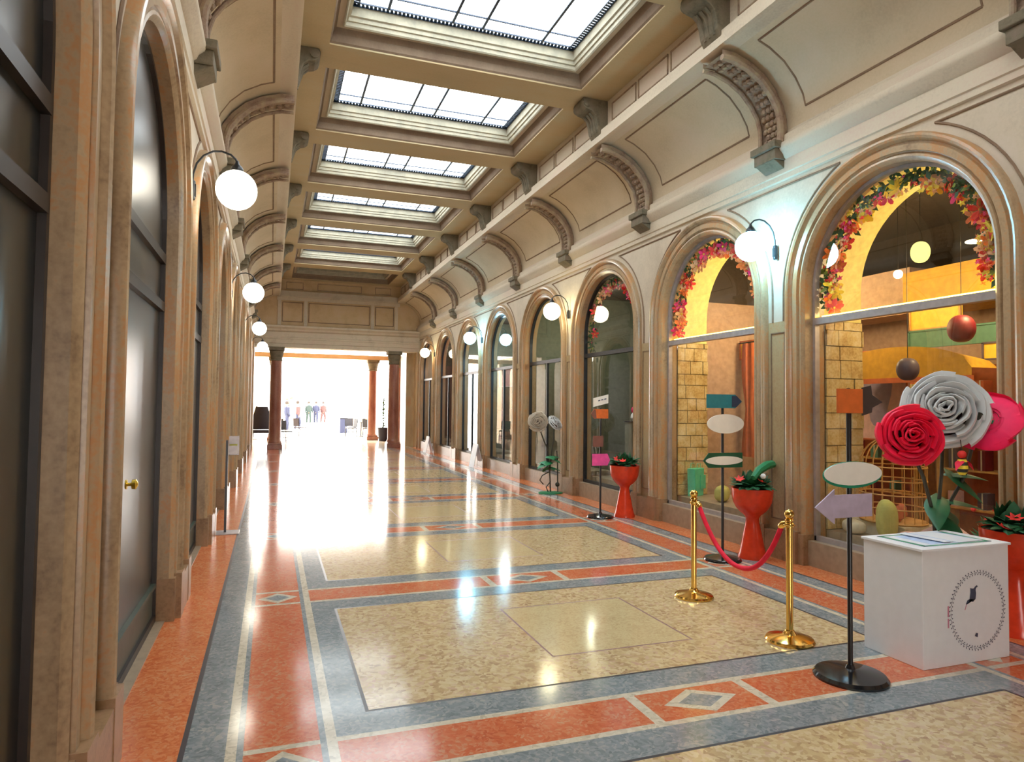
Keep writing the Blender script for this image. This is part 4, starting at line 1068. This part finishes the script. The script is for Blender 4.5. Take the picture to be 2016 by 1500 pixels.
# interior lamps of the shops
def point(x, y, z, e, c, r=.12):
    l = bpy.data.lights.new('shop_lamp', 'POINT'); l.energy = e; l.color = c; l.shadow_soft_size = r
    o = bpy.data.objects.new('shop_lamp', l); COL.objects.link(o); o.location = (x, y, z)
for x, y, z, e in ((6.75, 4.7, 2.95, 34), (6.7, 7.5, 2.95, 40), (7.1, 3.2, 2.6, 16), (6.5, 6.2, 3.1, 16)): point(x, y, z, e, (1, .72, .36))
for y, e, c in ((10.3, 16, (.95, 1, .75)), (13.0, 26, (.95, 1, .75)), (15.9, 36, (.6, .95, 1)), (18.7, 36, (.8, .95, 1)), (21.5, 26, (1, .8, .85)), (24.3, 20, (1, .9, .8))): point(6.5, y, 3.2, e, c)
for y in (1.9, 4.7, 7.5, 10.3, 13, 18, 22): point(-1.9, y, 3.3, 5, (.9, 1, .8))

# ================================================================ cafe at the far end
def cafe_chair(label, x, y, rz, mat='seat_black', group='cafe chairs beyond the exit'):
    t = thing('cafe_chair', label, 'chair', (x, y, 0), rz, group)
    MB().box(-.22, .22, -.22, .22, .42, .47).build('seat', mat, t, bevel=.01)
    m = MB(); m.grid([[(.22*u, .20+.03*v-.05*u*u*0, .50+.40*v) for u in (-1, -.6, 0, .6, 1)] for v in (0, .5, 1)]); m.grid([[(.22*u, .23+.03*v, .50+.40*v) for u in (-1, -.6, 0, .6, 1)] for v in (0, .5, 1)]); m.build('backrest', mat, t)
    for a in (-1, 1):
        for b in (-1, 1): MB().tube([(a*.2, b*.2, .43), (a*.22, b*.22, 0)], .014, 6).build('leg', 'dark_metal', t)
    m = MB(); m.tube([(-.21, -.2, .2), (.21, -.2, .2)], .01, 5); m.tube([(-.21, .2, .2), (.21, .2, .2)], .01, 5); m.build('stretcher', 'dark_metal', t)
    return t
def cafe_table(label, x, y):
    t = thing('cafe_table', label, 'table', (x, y, 0), 0, 'cafe tables beyond the exit')
    MB().lathe([(.32, .71), (.33, .72), (.33, .74), (.0001, .745)], seg=24).build('tabletop', 'dark_metal', t); MB().lathe([(.22, 0), (.22, .02), (.03, .05), (.03, .71)], seg=16).build('pedestal', 'dark_metal', t, True)
# tall dark high-backed chair in the side opening at the left
t = thing('wing_chair', 'dark high-backed chair seen in the gap left of the exit column', 'chair', (-.38, 29.3, 0))
m = MB(); rows = []
for v in range(7):
    z = .55+.95*v/6; w_ = .36*(1 if v < 4 else 1-.12*(v-3)); rows.append([(w_*u, .12+.10*(u*u), z) for u in [-1+i/4 for i in range(9)]])
m.grid(rows); m.grid([[(x, y+.08, z) for x, y, z in r] for r in rows]); m.build('backrest', 'purple_chair', t, True)
MB().box(-.34, .34, -.34, .2, .42, .54).build('seat', 'purple_chair', t, bevel=.02)
for a in (-1, 1):
    for b in (-.3, .2): MB().tube([(a*.3, b, .43), (a*.33, b, 0)], .022, 6).build('leg', 'dark_metal', t)
m = MB(); m.tube([(-.32, -.3, .18), (.32, -.3, .18)], .014, 5); m.build('stretcher', 'dark_metal', t)
cafe_chair('dark cafe chair just right of the left exit column', .55, 30.0, .6)
cafe_chair('blue grey cafe chair tilted towards the passage, left side of the exit', 1.35, 35.2, 2.2, 'purple_chair')
cafe_chair('dark cafe chair farthest left beyond the exit', .2, 33.5, -.8)
for q, (x, y, rz) in enumerate(((3.85, 35.3, .3), (4.55, 33.6, 2.2), (3.72, 33.9, -1.3), (4.75, 35.3, 1.7))):
    cafe_chair('dark cafe chair, %s of the cluster right of the bright passage' % ['rear left', 'front right', 'front left', 'rear right'][q], x, y, rz)
cafe_table('small round cafe table among the chairs at the right of the passage', 4.28, 34.5)
t = thing('waste_bin', 'pale blue grey box bin in the bright passage, left of the chairs', 'bin', (3.85, 39.0, 0)); MB().box(-.2, .2, -.2, .2, 0, .8).build('body', 'cloth_blue', t); MB().box(-.22, .22, -.22, .22, .8, .86).build('lid', 'dark_metal', t)
# planter with lime green column of leaves
t = thing('planter', 'dark planter standing between the far columns', 'planter', (4.72, 30.2, 0)); MB().lathe([(.20, 0), (.25, .55), (.26, .6), (.22, .6), (.2, .5)], seg=18).build('pot', 'purple_chair', t, True)
p = thing('slim_shrub', 'bright lime green slim shrub in the planter between the far columns', 'plant', (4.72, 30.2, .58)); rnd = random.Random(2); m = MB()
for i in range(220):
    z = rnd.random()*1.35; a = rnd.uniform(0, 6.28); r_ = .05+.15*rnd.random(); big_leaf(m, (.03*cos(a), .03*sin(a), z), (r_*cos(a), r_*sin(a), z+.08), .035, .03)
m.build('leaves', 'lime', p, True); MB().tube([(0, 0, -.03), (0, 0, 1.3)], .02, 6).build('stem', 'stem', p)
t = thing('street_tree', 'pale shrub at the far left of the bright court', 'plant', (1.0, 44, 0)); m = MB(); rnd = random.Random(3)
for i in range(160):
    z = .9+rnd.random()*1.6; a = rnd.uniform(0, 6.28); r_ = .2+.5*rnd.random(); big_leaf(m, (.1*cos(a), .1*sin(a), z), (r_*cos(a), r_*sin(a), z+.1), .08, .05)
m.build('leaves', 'yellow_cloth', t, True); MB().tube([(0, 0, 0), (0, 0, 1.8)], .04, 6).build('stem', 'stem', t)
# people in the court
def person(label, x, y, rz, top, trousers, stride=.12, s=1.0):
    v = [(0, 0, .95), (0, 0, 1.12), (0, 0, 1.38), (0, 0, 1.50), (0, 0, 1.60), (0, -.01, 1.70),
         (.10, 0, .90), (.11, -stride, .50), (.11, -stride*.6, .09), (.11, -stride*.6-.13, .04), (-.10, 0, .90), (-.11, stride*.6, .50), (-.11, stride*1.3, .10), (-.11, stride*1.3-.12, .05),
         (.19, 0, 1.42), (.24, .02, 1.14), (.25, -.08, .90), (.25, -.10, .80), (-.19, 0, 1.42), (-.24, .02, 1.14), (-.25, -.06, .90), (-.25, -.08, .80)]
    e = [(0, 1), (1, 2), (2, 3), (3, 4), (4, 5), (0, 6), (6, 7), (7, 8), (8, 9), (0, 10), (10, 11), (11, 12), (12, 13), (2, 14), (14, 15), (15, 16), (16, 17), (2, 18), (18, 19), (19, 20), (20, 21)]
    r = [.15, .13, .16, .06, .085, .085, .09, .065, .045, .04, .09, .065, .045, .04, .065, .045, .032, .035, .065, .045, .032, .035]
    me = bpy.data.meshes.new('person'); me.from_pydata(v, e, []); o = bpy.data.objects.new('person', me); COL.objects.link(o)
    k = o.modifiers.new('skin', 'SKIN'); o.modifiers.new('sub', 'SUBSURF').levels = 1; o.modifiers['sub'].render_levels = 2
    for i, q in enumerate(r): me.skin_vertices[0].data[i].radius = (q, q*.75 if i < 3 else q)
    me.skin_vertices[0].data[0].use_root = True
    me.materials.append(MATS['skin']); o.location = (x, y, 0); o.rotation_euler = (0, 0, rz); o.scale = (s, s, s)
    tag(o, label, 'person', 'people in the bright court')
    MB().lathe([(.15, .92), (.20, 1.05), (.20, 1.3), (.21, 1.42), (.09, 1.50)], seg=20, sy=.72).build('jacket', top, o, True)
    for sg in (-1, 1): MB().tube([(sg*.19, 0, 1.42), (sg*.245, .02, 1.14), (sg*.255, -.07, .90)], [.08, .062, .048], 10).build('sleeve', top, o, True)
    MB().tube([(.09, 0, .96), (.11, -stride, .50), (.11, -stride*.6, .10)], [.115, .085, .065], 10).tube([(-.09, 0, .96), (-.11, stride*.6, .50), (-.11, stride*1.3, .11)], [.115, .085, .065], 10).build('trousers', trousers, o, True)
    MB().lathe([(.09, -.08), (.112, 0), (.10, .06), (.06, .105), (.0001, .115)], (0, .02, 1.70), 16).build('hair', 'hair', o, True)
person('person in a dark green jacket walking in the bright court, left of the pair', 2.8, 56.0, .2, 'cloth_green', 'cloth_green')
person('person in a dark blue jacket walking in the bright court, right of the pair', 3.38, 56.4, -.1, 'cloth_blue', 'cloth_blue')
person('person in pink clothing in the middle of the bright court', 4.02, 57.5, .5, 'cloth_pink', 'cloth_pink')
person('person in blue standing near the left exit column', .84, 41.0, 2.0, 'cloth_blue', 'cloth_blue', s=.98)
person('person in a pinkish top beside a dark frame, left in the bright court', 1.50, 42.5, 1.5, 'cloth_pink', 'cloth_blue')
